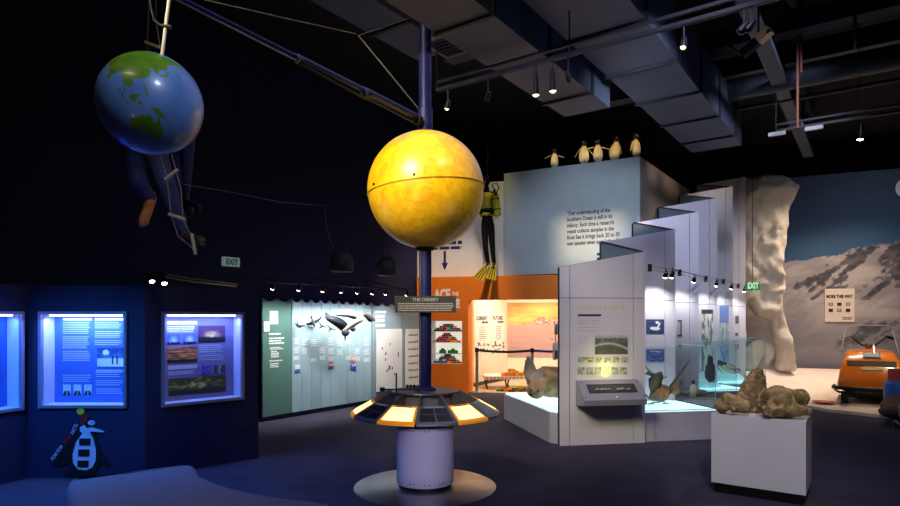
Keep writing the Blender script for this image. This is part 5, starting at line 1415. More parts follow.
penguin('case_penguin', 'small dark chick standing in the second glass case', V((3.70, 9.12, ZB)), R(-120), .27, 0, (15, 15))

# green exit sign by the ice wall
exg = P(753, 286, 12.6)
t = thing('exit_sign', 'small green EXIT sign beside the crumpled ice cliff', 'exit sign', exg)
w, h_ = .145, .085
Mg = frame((exg.x-w, exg.y), (exg.x+w, exg.y), exg.z-h_)
obj('sign_box', MB().box(0, 2*w, 0, 2*h_, -.04, 0, Mg), mat('exit_green', (30,110,60), .5, emit=(40,150,80), es=.35), t)
write('EXIT', Mg, w, h_*.42, .17, mat('exit_pale_green', (200,240,200), .5, emit=(200,240,200), es=.5), t, align='CENTER', width=w*1.6, bold=.006)
obj('bracket', MB().tube([exg+V((0,.02,h_)), V((exg.x, exg.y+.02, H-.002))], .006, 6), STEELDK, t)
# ================================================================ ICE WALL, MURAL, SNOW STAGE
def relief(poly, cell, dfn, back, M, edge=.12):
    """crumpled body: an outline filled with a fine grid pushed out by dfn, closed by a back"""
    xs = [p[0] for p in poly]; ys = [p[1] for p in poly]
    nx = int((max(xs)-min(xs))/cell)+2; ny = int((max(ys)-min(ys))/cell)+2; x0, y0 = min(xs)-cell/2, min(ys)-cell/2
    cells = {(i, j) for i in range(nx) for j in range(ny) if inside((x0+(i+.5)*cell, y0+(j+.5)*cell), poly)}
    idx = {}; vs = []
    def vi(i, j):
        if (i, j) not in idx: idx[(i, j)] = len(vs); vs.append([x0+i*cell, y0+j*cell])
        return idx[(i, j)]
    fs = [(vi(i,j), vi(i+1,j), vi(i+1,j+1), vi(i,j+1)) for i, j in sorted(cells)]
    cnt = {}
    for f in fs:
        for k in range(4):
            e = (f[k], f[(k+1) % 4]); cnt[e] = 1
    border = [e for e in cnt if (e[1], e[0]) not in cnt]
    nb = {}
    for a, b in border: nb.setdefault(a, []).append(b); nb.setdefault(b, []).append(a)
    for _ in range(5):
        new = {v: [sum(vs[q][c] for q in nb[v])/len(nb[v])*.5+vs[v][c]*.5 for c in (0,1)] for v in nb}
        for v, p in new.items(): vs[v] = p
    seg = [vs[v] for v in nb]
    import bisect
    def ed(p):
        m = min((p[0]-s[0])**2+(p[1]-s[1])**2 for s in seg); return math.sqrt(m)
    n = len(vs); front = []; bk = []
    for p in vs:
        e = min(1, ed(p)/edge); front.append((p[0], p[1], (1-(1-e)**2)*dfn(p[0], p[1])+ .02)); bk.append((p[0], p[1], -back*(.4+.6*e)))
    mb = MB(); mb.add(front+bk, fs+[tuple(i+n for i in f[::-1]) for f in fs]+[(b, a, a+n, b+n) for a, b in border], M)
    return mb
ML0 = V((6.35, 13.55, 0)); ML1 = V((8.6, 13.35, 0))
MI = frame(ML0, ML1)
def ipx(l): return [cast(MI, x, y) for x, y in l]
ICEW = mat('crumpled_plaster_ice', (200,190,174), .85, var=.12, scale=3, bump=.6, bscale=20)
outl = ipx([(741,372),(741,176),(752,178),(760,174.5),(767,174),(783,175.5),(791,180),(799.5,187),(796,193),(794,200),(790,206),(788,214),(787.5,228),(785,243),(782,256),(780,266),(783.5,277),(784,288),(781,300),(783,312),(789,332),(793,352),(796.5,372),(777,372),(778.5,358),(777,345),(773.5,332),(770,320),(767,317),(759,317.5),(752,308),(747,301),(745,310),(745,372)])
def crump(x, y):
    n = 1.2-2.2*abs(noise.noise(V((x*1.3+y*.5, y*1.0-x*.9, 2.0))))-.9*abs(noise.noise(V((x*3.1-y*1.2, y*2.2+x*1.4, 5.0))))-.4*abs(noise.noise(V((x*7-y*3, y*5+x*4, 9.0))))
    v = noise.voronoi(V((x*1.6+y*.7, y*1.5-x*.5, 1)))[0]
    return .10+.17*n+.10*(v[1]-v[0])+.10*noise.noise(V((x*1.5, y*.8, 7)))
t = thing('ice_sculpture', 'tall crumpled cream ice cliff with an arched opening beside the white panels', 'sculpture', MI @ V((1.2,0,0)))
obj('ice_face', relief(outl, .04, crump, .35, MI), ICEW, t, smooth=True)
low = ipx([(741,374),(741,352),(750,347),(757,340),(765,338),(771,343),(774,352),(776,362),(777,374)])
MI2 = frame(ML0+V((.1,.45,0)), ML1+V((.1,.45,0)))
obj('lower_boulder', relief([cast(MI2, *p) for p in [(738,374),(738,352),(750,347),(757,340),(765,338),(771,343),(774,352),(776,362),(777,374)]], .04, crump, .3, MI2), ICEW, t, smooth=True)
# mural wall
MM0 = V((7.35, 14.75, 0)); MM1 = V((13.0, 12.18, 0))
MM = frame(MM0, MM1); LM = flen(MM0, MM1)
y800 = cast(MM, 800, 177)[1]; y900 = cast(MM, 900, 168)[1]
HM = (y800+y900)/2
struct('wall_right', MB().box(-1.2, LM, 0, HM-.01, -.2, -.006, MM), BLACKWALL)
pts_r = [(780,262.5),(800,260.5),(815,258.5),(830,256),(842,253),(852,249),(862,247.5),(870,246),(880,243),(890,241.5),(900,241),(915,244),(940,252),(1000,262)]
rdg = [cast(MM, *p) for p in pts_r]
def ridge(x):
    if x <= rdg[0][0]: return rdg[0][1]
    for (xa, ya), (xb, yb_) in zip(rdg, rdg[1:]):
        if xa <= x <= xb: return ya+(yb_-ya)*(x-xa)/(xb-xa)
    return rdg[-1][1]
a = (-1.2, LM, 0, HM)
BANDS = [(cast(MM,*a_), cast(MM,*b_), th_) for a_, b_, th_ in (((838,251),(870,247),.34),((870,248),(930,244),.45),((850,256),(812,290),.30),((862,258),(835,284),.26),((905,262),(868,290),.30),((890,268),(920,300),.25),((798,286),(826,276),.14),((842,346),(872,333),.16),((868,333),(930,326),.30))]
def mural(u, v):
    x = a[0]+(a[1]-a[0])*u; y = a[3]*v; r_ = ridge(x)+.05*nz(x*3, 2.2)
    if y > r_:
        t_ = (y-r_)/(a[3]-r_); return mixc((38,84,126), (22,56,90), t_*1.2+.1*nz(x*.6, y*.6))
    d_ = r_-y
    al_, ac_ = x*.8+y*.6, y*.8-x*.6
    rock = nz(al_*1.3, ac_*5.2, 3, 8)+.4*nz(x*9, y*9, 1)+.25*nz(x*2.2, y*2.2, 4)
    sn = mixc((176,166,164), (140,132,136), .5+1.2*nz(x*.8, y*2.5, 5)+.35*nz(al_*2, ac_*9, 6))
    w = 0
    for (p0, p1, th) in BANDS:
        vx, vy = p1[0]-p0[0], p1[1]-p0[1]; tt_ = max(0, min(1, ((x-p0[0])*vx+(y-p0[1])*vy)/(vx*vx+vy*vy)))
        w = max(w, 1-math.hypot(x-p0[0]-vx*tt_, y-p0[1]-vy*tt_)/th)
    rk = max(0, min(1, (rock+.75*w-.38)*4))*min(1, max(0, w)*4)
    c = mixc(sn, mixc((52,52,62), (98,92,94), .5+nz(x*5, y*7, 2)), rk)
    far = max(0, min(1, (1.9-y)/1.2)); bands = .5+.9*nz(x*.35, y*3.2, 8)
    c = mixc(c, mixc((122,118,126), (92,92,104), bands), far*.75)
    # dark valley flank behind the vehicle
    if False: c = mixc(c, (62,62,74), max(0, min(1, 1.1-abs(y-1.25-.25*(x-cast_x-1.6))*2.2))*max(0, min(1, .5+nz(x*2, y*4)*2)))
    return c
cast_x = cast(MM, 835, 300)[0]
picture('mural', MM, a, 330, 230, mural, None, z=0, label='huge mural of a snowy mountain range under deep blue sky on the right wall', cat='mural')
# white circle at the edge of the photo: first letter of a title
c0 = cast(MM, 903.5, 188)
cm = MB(); n = 28
for k in range(n):
    q0, q1 = 2*math.pi*k/n, 2*math.pi*(k+1)/n
    def e_(q, s): return (c0[0]+.15*s*math.cos(q), c0[1]+.20*s*math.sin(q))
    p = [e_(q0,1), e_(q1,1), e_(q1,.45), e_(q0,.45)]
    cm.prism(p, .002, .012, MM)
obj('title_letter', cm, TEXTW, label='white round letter at the right edge on the mural sky', cat='letter')
# sign on the mural
a4 = rect(MM, 824.8, 288.6, 854.5, 321.8, .03)
ms = thing('mural_sign', 'cream MORE THIS WAY sign with six small icons on the mural', 'sign', MM @ V(((a4[0]+a4[1])/2, a4[2], .03)))
obj('board', MB().box(a4[0], a4[1], a4[2], a4[3], .005, .03, MM), mat('cream_sign', (222,206,190), .6, var=.02), ms)
w = a4[1]-a4[0]; h_ = a4[3]-a4[2]
write('MORE THIS WAY', MM, a4[0]+w*.05, a4[3]-h_*.28, .1, TEXTB, ms, width=w*.9, z=.032, bold=.006)
for i in range(3):
    for j in range(2):
        x = a4[0]+w*(.13+.29*i); y = a4[3]-h_*(.52+.185*j)
        ic_ = obj('icon', MB().box(x, x+w*.15, y, y+h_*.10, .031, .034, MM), DGREY if (i+j) % 2 else mat('icon_grey', (120,112,106), .6), ms)
        obj('icon_detail', MB().box(x+w*.04, x+w*.11, y+h_*.03, y+h_*.08, .034, .036, MM), LGREY if (i+j) % 2 == 0 else TEXTB, ic_)
obj('text_block', text_lines(MM, a4[0]+w*.6, a4[0]+w*.95, a4[2]+h_*.14, 2, .035, .02, 4, z=.032), TEXTB, ms)

# snow stage
SNOWM = mat('cream_snow_ground', (236,220,204), .85, var=.05, scale=3, bump=.4, bscale=12)
fe = [V(((px-450)/F*(1.55*F/(py-318)), 1.55*F/(py-318), .05)) for px, py in ((752,397),(790,402.5),(812,406),(830,409.5),(860,412.3),(884,415),(930,420),(1000,430))]
NX, NYs = 90, 50
def lerp_path(ps, f):
    f *= len(ps)-1; i = min(int(f), len(ps)-2); return ps[i].lerp(ps[i+1], f-i)
bk = [V((6.55,13.3,.42)), V((7.4,13.9,.42)), V((8.2,14.15,.42)), V((9.2,13.75,.42)), V((10.6,13.1,.42)), V((12.4,12.3,.42))]
vs = []; mb = MB()
for j in range(NYs+1):
    g = j/NYs
    for i in range(NX+1):
        f = i/NX; p = lerp_path(fe, f).lerp(lerp_path(bk, f), g)
        s = max(0, (g-.42)/.58); s = s*s*(3-2*s)
        p.z = .05+.37*s+.03*nz(p.x*1.5, p.y*1.5)*(1 if 0 < j < NYs else 0)*min(1, g*5)
        vs.append(p)
n = len(vs)
fs = [(j*(NX+1)+i, j*(NX+1)+i+1, (j+1)*(NX+1)+i+1, (j+1)*(NX+1)+i) for j in range(NYs) for i in range(NX)]
low_ = [V((p.x, p.y, 0)) for p in vs]
mb.add(vs+low_, fs+[tuple(k+n for k in f[::-1]) for f in fs])
rim = [i for i in range(NX+1)]+[(j*(NX+1)+NX) for j in range(1, NYs+1)]+[NYs*(NX+1)+i for i in range(NX-1, -1, -1)]+[j*(NX+1) for j in range(NYs-1, 0, -1)]
mb.add([V(vs[k]) for k in rim]+[V(low_[k]) for k in rim], [(k, (k+1) % len(rim), len(rim)+(k+1) % len(rim), len(rim)+k)[::-1] for k in range(len(rim))])
obj('snow_stage', mb, SNOWM, label='cream artificial snow ground rising to the mural under the orange snowmobile', cat='snow ground', smooth=False, auto=40)
# red floor sticker
c = V(((828-450)/F*10.75, 10.85, .0)); c.z = .085
st = thing('floor_sticker', 'round red and white sticker lying on the snow edge left of the snowmobile', 'floor sticker', c)
TR = Matrix.Translation(c)
obj('red_disc', MB().lathe([(.19,0),(.19,.006)], TR, 32), mat('sticker_red', (196,50,40), .5), st, auto=30)
obj('white_band', MB().box(-.12, .12, -.03, .03, .006, .009, TR @ Matrix.Rotation(R(20), 4, 'Z')), WHITE, st)

# ---- snowmobile
smc = V((7.83, 11.2, .06))
sm = thing('snowmobile', 'orange snowmobile with black slotted cowl and clear windshield on the snow', 'snowmobile', smc, rz=R(-31))
# local: -y towards the viewer, x right, z up
OR = mat('orange_cowl_paint', (240,128,18), .28, var=.03, coat=.5)
def sec(y, w0, w1, z0, z1, r=.06):
    pts = []
    for (x, z) in [(-w0, z0), (-w0*1.0, z0+.04), (-(w0+w1)/2-.005, (z0+z1)/2), (-w1, z1-r), (-w1+r*.6, z1-r*.25), (-w1+r*1.6, z1), (0, z1+.018), (w1-r*1.6, z1), (w1-r*.6, z1-r*.25), (w1, z1-r), ((w0+w1)/2+.005, (z0+z1)/2), (w0, z0+.04), (w0, z0)]:
        pts.append(V((x, y, z)))
    return pts
cowl = [sec(-.62,.50,.49,.30,.40,.03), sec(-.60,.515,.50,.28,.46,.04), sec(-.5,.52,.47,.28,.66,.05), sec(-.38,.52,.43,.28,.80,.06), sec(-.2,.52,.40,.28,.90,.07), sec(.05,.50,.38,.28,.95,.07), sec(.35,.45,.34,.28,.93,.07), sec(.55,.36,.28,.3,.86,.06)]
cw = obj('cowl', MB().loft(cowl), OR, sm, world=False, auto=35)
def cslope(x, z, e=.008):  # point on the cowl front slope at height z
    zs = [(.40,-.62),(.46,-.60),(.66,-.5),(.80,-.38),(.90,-.2),(.95,.05)]
    for (za, ya), (zb2, yb2) in zip(zs, zs[1:]):
        if za <= z <= zb2: return V((x, ya+(yb2-ya)*(z-za)/(zb2-za)-e, z+e*.7))
    return V((x, -.62, z))
def cpatch(x0, x1, z0, z1, e=.012, n=6):
    secs = []
    for k in range(n+1):
        z = z0+(z1-z0)*k/n; p, q = cslope(x0, z, e), cslope(x1, z, e)
        secs.append([p, q, q+V((0,.03,-.02)), p+V((0,.03,-.02))])
    return MB().loft(secs)
obj('grille_slot', cpatch(-.37, .36, .67, .755, .016), BLACK, cw, world=False)
obj('headlight', cpatch(-.10, .12, .815, .885, .03), mat('headlight_lens', (150,150,150), .6), cw, world=False)
obj('headlight_frame', cpatch(-.125, .145, .80, .90, .018), BLACK, cw, world=False)
obj('badge', cpatch(-.16, .16, .595, .64, .02), mat('badge_cream', (236,220,170), .5), cw, world=False)
obj('bumper', MB().tube([V((-.56,-.25,.27)), V((-.58,-.5,.27)), V((-.52,-.70,.28)), V((0,-.76,.28)), V((.52,-.70,.28)), V((.58,-.5,.27)), V((.56,-.25,.27))], .035, 12).tube([V((-.55,-.3,.20)), V((-.50,-.66,.20)), V((0,-.72,.20)), V((.50,-.66,.20)), V((.55,-.3,.20))], .022, 10), BLACK, sm, world=False, smooth=True)
obj('belly_pan', MB().loft([sec(-.6,.36,.45,.14,.28,.02), sec(-.2,.34,.5,.06,.29,.02), sec(.5,.34,.45,.06,.29,.02)]), BLACK, sm, world=False, auto=35)
obj('seat', MB().loft([sec(.5,.2,.18,.35,.72,.06), sec(.9,.2,.18,.35,.70,.06), sec(1.6,.2,.17,.35,.72,.06), sec(1.75,.18,.12,.38,.66,.05)]), mat('seat_vinyl', (24,24,26), .5), sm, world=False, auto=40)
obj('tunnel', MB().box(-.24,.24,.45,1.9,.18,.37), mat('tunnel_orange', (226,120,20), .35), sm, world=False, bevel=.02)
trk = [(.35,.03),(.25,.12),(.32,.22),(.55,.26),(1.75,.26),(1.95,.2),(1.98,.1),(1.88,.02),(1.7,.0),(.5,.0)]
obj('track_belt', MB().prism([(y, z) for y, z in trk], -.19, .19, Matrix(((0,0,1,0),(1,0,0,0),(0,1,0,0),(0,0,0,1)))), BLACK, sm, world=False, bevel=.01)
for s in (-1, 1):
    sk_ = obj('ski', MB().loft([[V((s*.42-.06,y,z)), V((s*.42+.06,y,z)), V((s*.42+.045,y,z+.03)), V((s*.42-.045,y,z+.03))] for y, z in ((.35,.012),(-.3,.004),(-.62,.012),(-.78,.06),(-.90,.15),(-.95,.20))]), BLACK, sm, world=False)
    obj('ski_leg', MB().tube([V((s*.40,-.1,.03)), V((s*.34,-.12,.2)), V((s*.28,-.1,.3))], .028, 10), STEELDK, sk_, world=False, smooth=True)
    obj('ski_loop', MB().tube([V((s*.42,-.93,.19)), V((s*.42,-.8,.23)), V((s*.42,-.6,.12))], .012, 8), STEELDK, sk_, world=False, smooth=True)
# windshield: thin bent clear sheet with pale rim
ws = []; 
for j in range(7):
    g = j/6; z = .90+.50*g; hw = .44-.08*g; row = []
    for i in range(13):
        f = -1+2*i/12; row.append(V((f*hw, -.22+.30*g+.18*f*f, z-.05*abs(f)**6*g)))
    ws.append(row)
mb = MB(); vs = [p for r_ in ws for p in r_]+[p+V((0,.006,0)) for r_ in ws for p in r_]; m_ = 13*7
fs = [(j*13+i, j*13+i+1, (j+1)*13+i+1, (j+1)*13+i) for j in range(6) for i in range(12)]
mb.add(vs, fs+[tuple(k+m_ for k in f[::-1]) for f in fs])
wsd = obj('windshield', mb, GLASS, sm, world=False, smooth=True)
obj('windshield_rim', MB().tube([r_[0] for r_ in ws]+ws[-1][1:-1]+[r_[-1] for r_ in ws[::-1]], .008, 6), mat('pale_rim', (190,190,186), .3), wsd, world=False, smooth=True)
obj('handlebar', MB().tube([V((-.36,.34,1.16)), V((-.28,.26,1.20)), V((-.1,.2,1.02)), V((.1,.2,1.02)), V((.28,.26,1.20)), V((.36,.34,1.16))], .018, 10), BLACK, sm, world=False, smooth=True)
for s in (-1, 1): obj('grip', MB().tube([V((s*.27,.255,1.2)), V((s*.40,.37,1.14))], .028, 12), BLACK if s > 0 else mat('tan_grip', (196,160,110), .6), sm, world=False, smooth=True)
obj('steering_column', MB().tube([V((0,.22,.88)), V((0,.2,1.06))], .05, 12), mat('brown_column', (120,76,56), .5), sm, world=False, smooth=True)

# blue drum, red box and bundled sledge at right edge
dc = V((7.47, 9.95, .0)); bz = P(0, 408.5, 9.95).z
bz = .0
BLUE = mat('blue_plastic', (36,96,196), .4, var=.05)
bdz = P(0,408,9.95).z; tpz = P(0,381,9.95).z
slg = thing('cargo_sledge', 'dark brown sledge stacked with bundled sacks and pale rope at the right edge', 'sledge', V((7.2, 9.2, 0)))
BRN = mat('brown_canvas', (86,62,50), .9, var=.3, scale=8, bump=.6)
sledx0 = P(881, 430, 8.9).x
for i, (x, y, z, r) in enumerate([(6.72,8.95,.20,.12),(6.95,9.2,.24,.18),(6.98,8.88,.24,.16),(7.28,9.0,.28,.22),(7.45,9.35,.28,.22),(7.2,9.5,.22,.16)]):
    m_ = rough_up(MB().ball(V((x, y, z)), (.28, .26, r), 30, 20), .04, 5, i)
    for v_ in m_.v: v_.z = max(v_.z, .09)
    obj('sack', m_, BRN, slg, smooth=True)
obj('sledge_deck', MB().prism([(6.48,8.75),(7.7,8.75),(8.0,9.7),(7.0,9.7)], .065, .095), mat('sledge_wood', (96,70,50), .7, var=.3), slg)
for y in (8.8, 9.62): obj('runner', MB().box(6.5+(y-8.8)*.55, 7.8, y-.03, y+.03, .0, .065), mat('runner_wood', (96,70,50), .7), slg)
PR = mat('pale_rope', (196,190,180), .8)
for i, (x, y, z, r, tx, tz) in enumerate([(6.62,8.68,.24,.18,80,20),(6.72,8.66,.25,.21,75,-15),(6.82,8.66,.22,.17,82,5)]):
    tl = Matrix.Rotation(R(tx), 3, 'X') @ Matrix.Rotation(R(tz), 3, 'Y')
    obj('rope_coil', MB().torus((x, y, z), r, .011, tilt=tl), PR, slg, smooth=True)
obj('rope_end', MB().tube([V((6.42,8.66,.12)), V((6.5,8.6,.03)), V((6.62,8.55,.015)), V((6.8,8.62,.02)), V((6.9,8.7,.12))], .012, 8), PR, slg, smooth=True)
dz = .50
dd = thing('blue_drum', 'blue plastic drum above the brown sacks at the right edge', 'drum', V((7.09,9.45,dz)))
zt_ = P(0,381,9.45).z; zb3 = P(0,409,9.45).z
TD = Matrix.Translation((7.09, 9.45, 0))
dd.location.z = zb3
obj('drum_body', MB().lathe([(.10,zb3),(.19,zb3+.02),(.215,zb3+.08),(.215,zt_-.06),(.2,zt_-.02),(.16,zt_)], TD, 40), BLUE, dd, smooth=True)
obj('drum_rim', MB().torus((7.09,9.45,zt_-.005), .165, .012), BLUE, dd, smooth=True)
rx_ = thing('red_box', 'red and white printed box on top of the blue drum at the right edge', 'box', V((7.13, 9.45, zt_)))
obj('box_body', MB().box(6.99, 7.27, 9.34, 9.58, zt_+.008, zt_+.19), mat('red_box_card', (186,40,36), .6), rx_)
obj('label_panel', MB().box(7.02, 7.23, 9.335, 9.34, zt_+.035, zt_+.165), mat('pale_label', (214,190,180), .6), rx_)
obj('text_block', text_lines(Matrix(((1,0,0,7.03),(0,0,-1,9.335),(0,1,0,zt_),(0,0,0,1))), 0, .19, .15, 3, .04, .022, 6), mat('red_print', (186,40,36), .6), rx_)

# ================================================================ PEDESTAL WITH BONES
pn_ = V((3.026, 5.10, 0)); pf = pn_-d2*.755; pr_ = pn_+d1*.55; pb_ = pf+d1*.55
ped = thing('white_pedestal', 'white box pedestal carrying brown whale bones in the right foreground', 'pedestal', (pn_+pb_)/2)
quad = [(p.x, p.y) for p in (pf, pn_, pr_, pb_)]
obj('pedestal_box', MB().prism(quad, .087, .72), WHITE, ped, bevel=.003)
cen = (pn_+pb_)/2
obj('recessed_plinth', MB().prism([(cen.x+(x-cen.x)*.95, cen.y+(y-cen.y)*.95) for x, y in quad], 0, .087), BLACK, ped)
BONE = attr_mat('old_bone', .85, .9, 45)
def bonec(p):
    n = nz(p[0]*6, p[1]*6, p[2]*6); m_ = nz(p[0]*17, p[1]*17, p[2]*17)
    c = mixc((172,148,98), (108,90,60), .5+n*1.4)
    return mixc(c, (206,176,122), max(0, m_*1.7+n-.12))
def bone(name, label, mb, vox=.010, seed=1):
    m_ = fuse(mb, vox, 2); m_ = rough_up(m_, .012, 8, seed); m_ = rough_up(m_, .005, 40, seed+4)
    for v_ in m_.v: v_.z = max(v_.z, .7215)
    obj(name, m_, BONE, label=label, cat='bone', smooth=True, colfn=bonec)
def q_(px, py, D): return P(px, py, D)
b1 = MB().tube([q_(720,405,5.55), q_(727,401,5.5), q_(738,405,5.45), q_(750,407,5.4)], [.05,.085,.075,.05], 16)
b1.ball(q_(722,407,5.5), (.06,.08,.06), 16, 12).ball(q_(727,397,5.52), (.035,.06,.035), 12, 10)
b1.tube([q_(733,411.5,5.38), q_(733.5,408,5.4)], .022, 10)
bone('whale_bone', 'low brown broken bone at the left end of the white pedestal', b1, seed=1)
secs = []
for px0, px1, py in ((731,771,411),(732,770,402),(736,768,393),(740,767,384),(746,766,376),(751,764,369)):
    a_, b_ = q_(px0,py,5.68), q_(px1,py,5.62); m0 = (a_+b_)/2; hw = (b_.x-a_.x)/2
    th = .10*(1-.5*(411-py)/41)
    secs.append([m0+V((hw*math.cos(t_), th*math.sin(t_), 0)) for t_ in [2*math.pi*k/20 for k in range(20)]])
bone('whale_bone', 'tall wedge shaped brown bone standing in the middle of the white pedestal', MB().loft(secs), seed=5)
b3 = MB().ball(q_(779,401,5.32), (.155,.13,.135), 24, 16, rot=Matrix.Rotation(R(20), 3, 'Y')).ball(q_(768,405,5.35), (.08,.11,.08), 16, 12)
b3.ball(q_(800,397,5.52), (.085,.08,.085), 24, 16).tube([q_(762,412,5.28), q_(780,411,5.22), q_(797,410,5.2), q_(810,411.5,5.28)], [.045,.055,.05,.03], 14).ball(q_(777,389,5.38), (.04,.04,.03), 12, 8)
b3.tube([q_(788,396,5.4), q_(798,398,5.48)], .07, 12)
bone('whale_bone', 'big rounded vertebra bone with a disc at the right end of the white pedestal', b3, seed=9)
# ================================================================ CEILING SERVICES
def along(perp, t, z): return V((-.816*perp*1.0+.577*t, .577*perp+.816*t, z))   # perp = distance to the left of the line of sight axis
def obox(mb, pa, pb, ta, tb, z0, z1):
    return mb.prism([tuple(along(p, t, 0)[:2]) for p, t in ((pa,ta),(pb,ta),(pb,tb),(pa,tb))], z0, z1)
def duct(name, label, pa, pb, t0, t1, z0, z1, step=1.1, m=DUCT, hang=True):
    t = thing(name, label, 'air duct', along((pa+pb)/2, (t0+t1)/2, z0))
    obj('duct_body', obox(MB(), pa, pb, t0, t1, z0, z1), m, t)
    k = t0+.3
    while k < t1:
        fl_ = MB(); obox(fl_, pa-.025, pb+.025, k-.02, k+.02, z0-.025, z1+.025); obj('flange', fl_, STEELDK, t); k += step
    if hang:
        for k in (t0+.8, (t0+t1)/2, t1-.6):
            for p in (pa-.02, pb+.02): obj('hanger_rod', MB().tube([along(p, k, z0), along(p, k, H-.002)], .008, 6), STEELDK, t)
    return t
duct('air_duct', 'wide grey air duct running back above the penguins', 1.77, 2.55, 3.2, 10.75, 4.42, 5.05)
duct('air_duct', 'grey air duct left of the wide one, right of the blue pole', 2.67, 3.27, 3.0, 7.2, 4.2, 4.75)
duct('air_duct', 'dark air duct end nearest the blue pole at the top', 3.85, 4.35, 2.2, 5.5, 4.6, 5.1)
# vent grille near the pole
g0 = P(448.5, 47, 6.3)
vg = thing('vent_grille', 'slatted air vent grille just right of the upper blue pole', 'air vent', g0)
ux, uy = d2, d1
gm = MB()
def gp(a_, b_, c_): return g0+d2*a_+d1*b_+V((0,0,c_))
def gbox(a0, a1, b0, b1, c0, c1): 
    return MB().prism([tuple(gp(a_,b_,0)[:2]) for a_, b_ in ((a0,b0),(a1,b0),(a1,b1),(a0,b1))], g0.z+c0, g0.z+c1)
obj('vent_box', gbox(-.16,.16,-.2,.2,.02,.3), DUCT, vg)
for k in range(4): obj('vent_frame', gbox(*((-.19,-.15,-.23,.23) if k == 0 else (.15,.19,-.23,.23) if k == 1 else (-.15,.15,-.23,-.19) if k == 2 else (-.15,.15,.19,.23)), 0, .03), mat('vent_frame_grey', (120,120,126), .6), vg)
for k in range(6): obj('slat', gbox(-.15,.15,-.17+k*.065,-.155+k*.065,.004,.016), STEELDK, vg)
for s in (-.1,.1): obj('hanger_rod', MB().tube([gp(s,0,.3), V((gp(s,0,0).x, gp(s,0,0).y, H-.002))], .006, 6), STEELDK, vg)
# main track rail with lamps (runs along d2)
def tp_(t, s, z): return d1*t+d2*s+V((0,0,z))
def s_at(px, t):   # position on a line across the view seen at this column
    c = (px-450)/F; a_ = d1*t
    return (c*a_.y-a_.x)/(d2.x-c*d2.y)
T1 = 5.12
def track(label, t, px0, px1, z, m=STEELDK, ext0=0, ext1=0):
    s0, s1 = s_at(px0, t)-ext0, s_at(px1, t)+ext1
    tr = thing('track_rail', label, 'track rail', tp_(t, (s0+s1)/2, z))
    a_, b_ = tp_(t, s0, z), tp_(t, s1, z); w = d1*.025
    obj('rail_bar', MB().loft([[p-w, p+w, p+w+V((0,0,.03)), p-w+V((0,0,.03))] for p in (a_, b_)]), m, tr)
    obj('upper_bar', MB().loft([[p-w*.6, p+w*.6, p+w*.6+V((0,0,.025)), p-w*.6+V((0,0,.025))] for p in (a_+V((0,0,.09)), b_+V((0,0,.09)))]), m, tr)
    n = max(2, int((s1-s0)/1.2))
    for k in range(n+1):
        p = a_.lerp(b_, k/n); obj('hanger_rod', MB().tube([p+V((0,0,.05)), V((p.x, p.y, H-.002))], .007, 6), STEELDK, tr)
    return tr
ztr = 4.0
track('long lighting track crossing below the ducts from the pole to the top right', T1, 437, 752, ztr, ext1=1.5)
def tlamp(px, dz, tilt_, label, r=.045, L=.2, lit=True, t=T1, z=ztr):
    s = s_at(px, t); c = tp_(t, s, z-.06-dz); tgt = c+V(tilt_)
    d_ = (V(tilt_)).normalized()
    lamp('track_spotlight', label, c+d_*L*.5, tgt, 'spotlights on the long track', r=r, L=L, lens=LENSW if lit else LAMPB, drop=.06+dz-.002, cat='spotlight')
    return c
LP = [(448, .10, (-.3,.3,-1), 'spotlight on the long track nearest the blue pole'), (488, .12, (-.2,.5,-.6), 'dim spotlight on the long track above the yellow globe side'),
      (536, .12, (0,.1,-1), 'black cylinder spotlight on the long track, left of the straight pair'), (552.5, .12, (.05,.1,-1), 'black cylinder spotlight on the long track, right of the straight pair'),
      (568, .12, (.3,.2,-1), 'small pale spotlight just right of the straight pair on the track'), (684, .08, (-.2,-.1,-1), 'spotlight hanging at the right part of the long track near the duct')]
for px, dz, tl, lb in LP: tlamp(px, dz, tl, lb, lit=px in (536,552.5,448,684), r=.036 if px in (536,552.5) else .026, L=.2 if px in (536,552.5) else .09)
for px, lb in ((744, 'left of two small lamps clustered at the top right track end'), (751, 'right of two small lamps clustered at the top right track end')):
    tlamp(px, .08, (-.5,.2,-.7), lb, lit=False, r=.032, L=.09)
# second track on the right
t2 = .577*4.67+.816*8.76
tr2 = track('short lighting track at the right below the pipes', t2, 776, 905, 4.30, ext1=.5)
s = s_at(860, t2)
c = tp_(t2, s, 4.02); lamp('track_spotlight', 'lit black cylinder spotlight hanging from the short track at right', c, c+V((0,.1,-1)), None, r=.045, L=.2, lens=LENS, drop=.2)
for px in (777, 814):
    s = s_at(px, t2); c = tp_(t2, s, 4.27)
    obj('adapter', MB().loft([[c-d2*.11+d1*k-V((0,0,.025)), c+d2*.11+d1*k-V((0,0,.025)), c+d2*.11+d1*k+V((0,0,.025)), c-d2*.11+d1*k+V((0,0,.025))] for k in (-.03,.03)]), mat('pale_adapter', (170,170,174), .5), tr2)
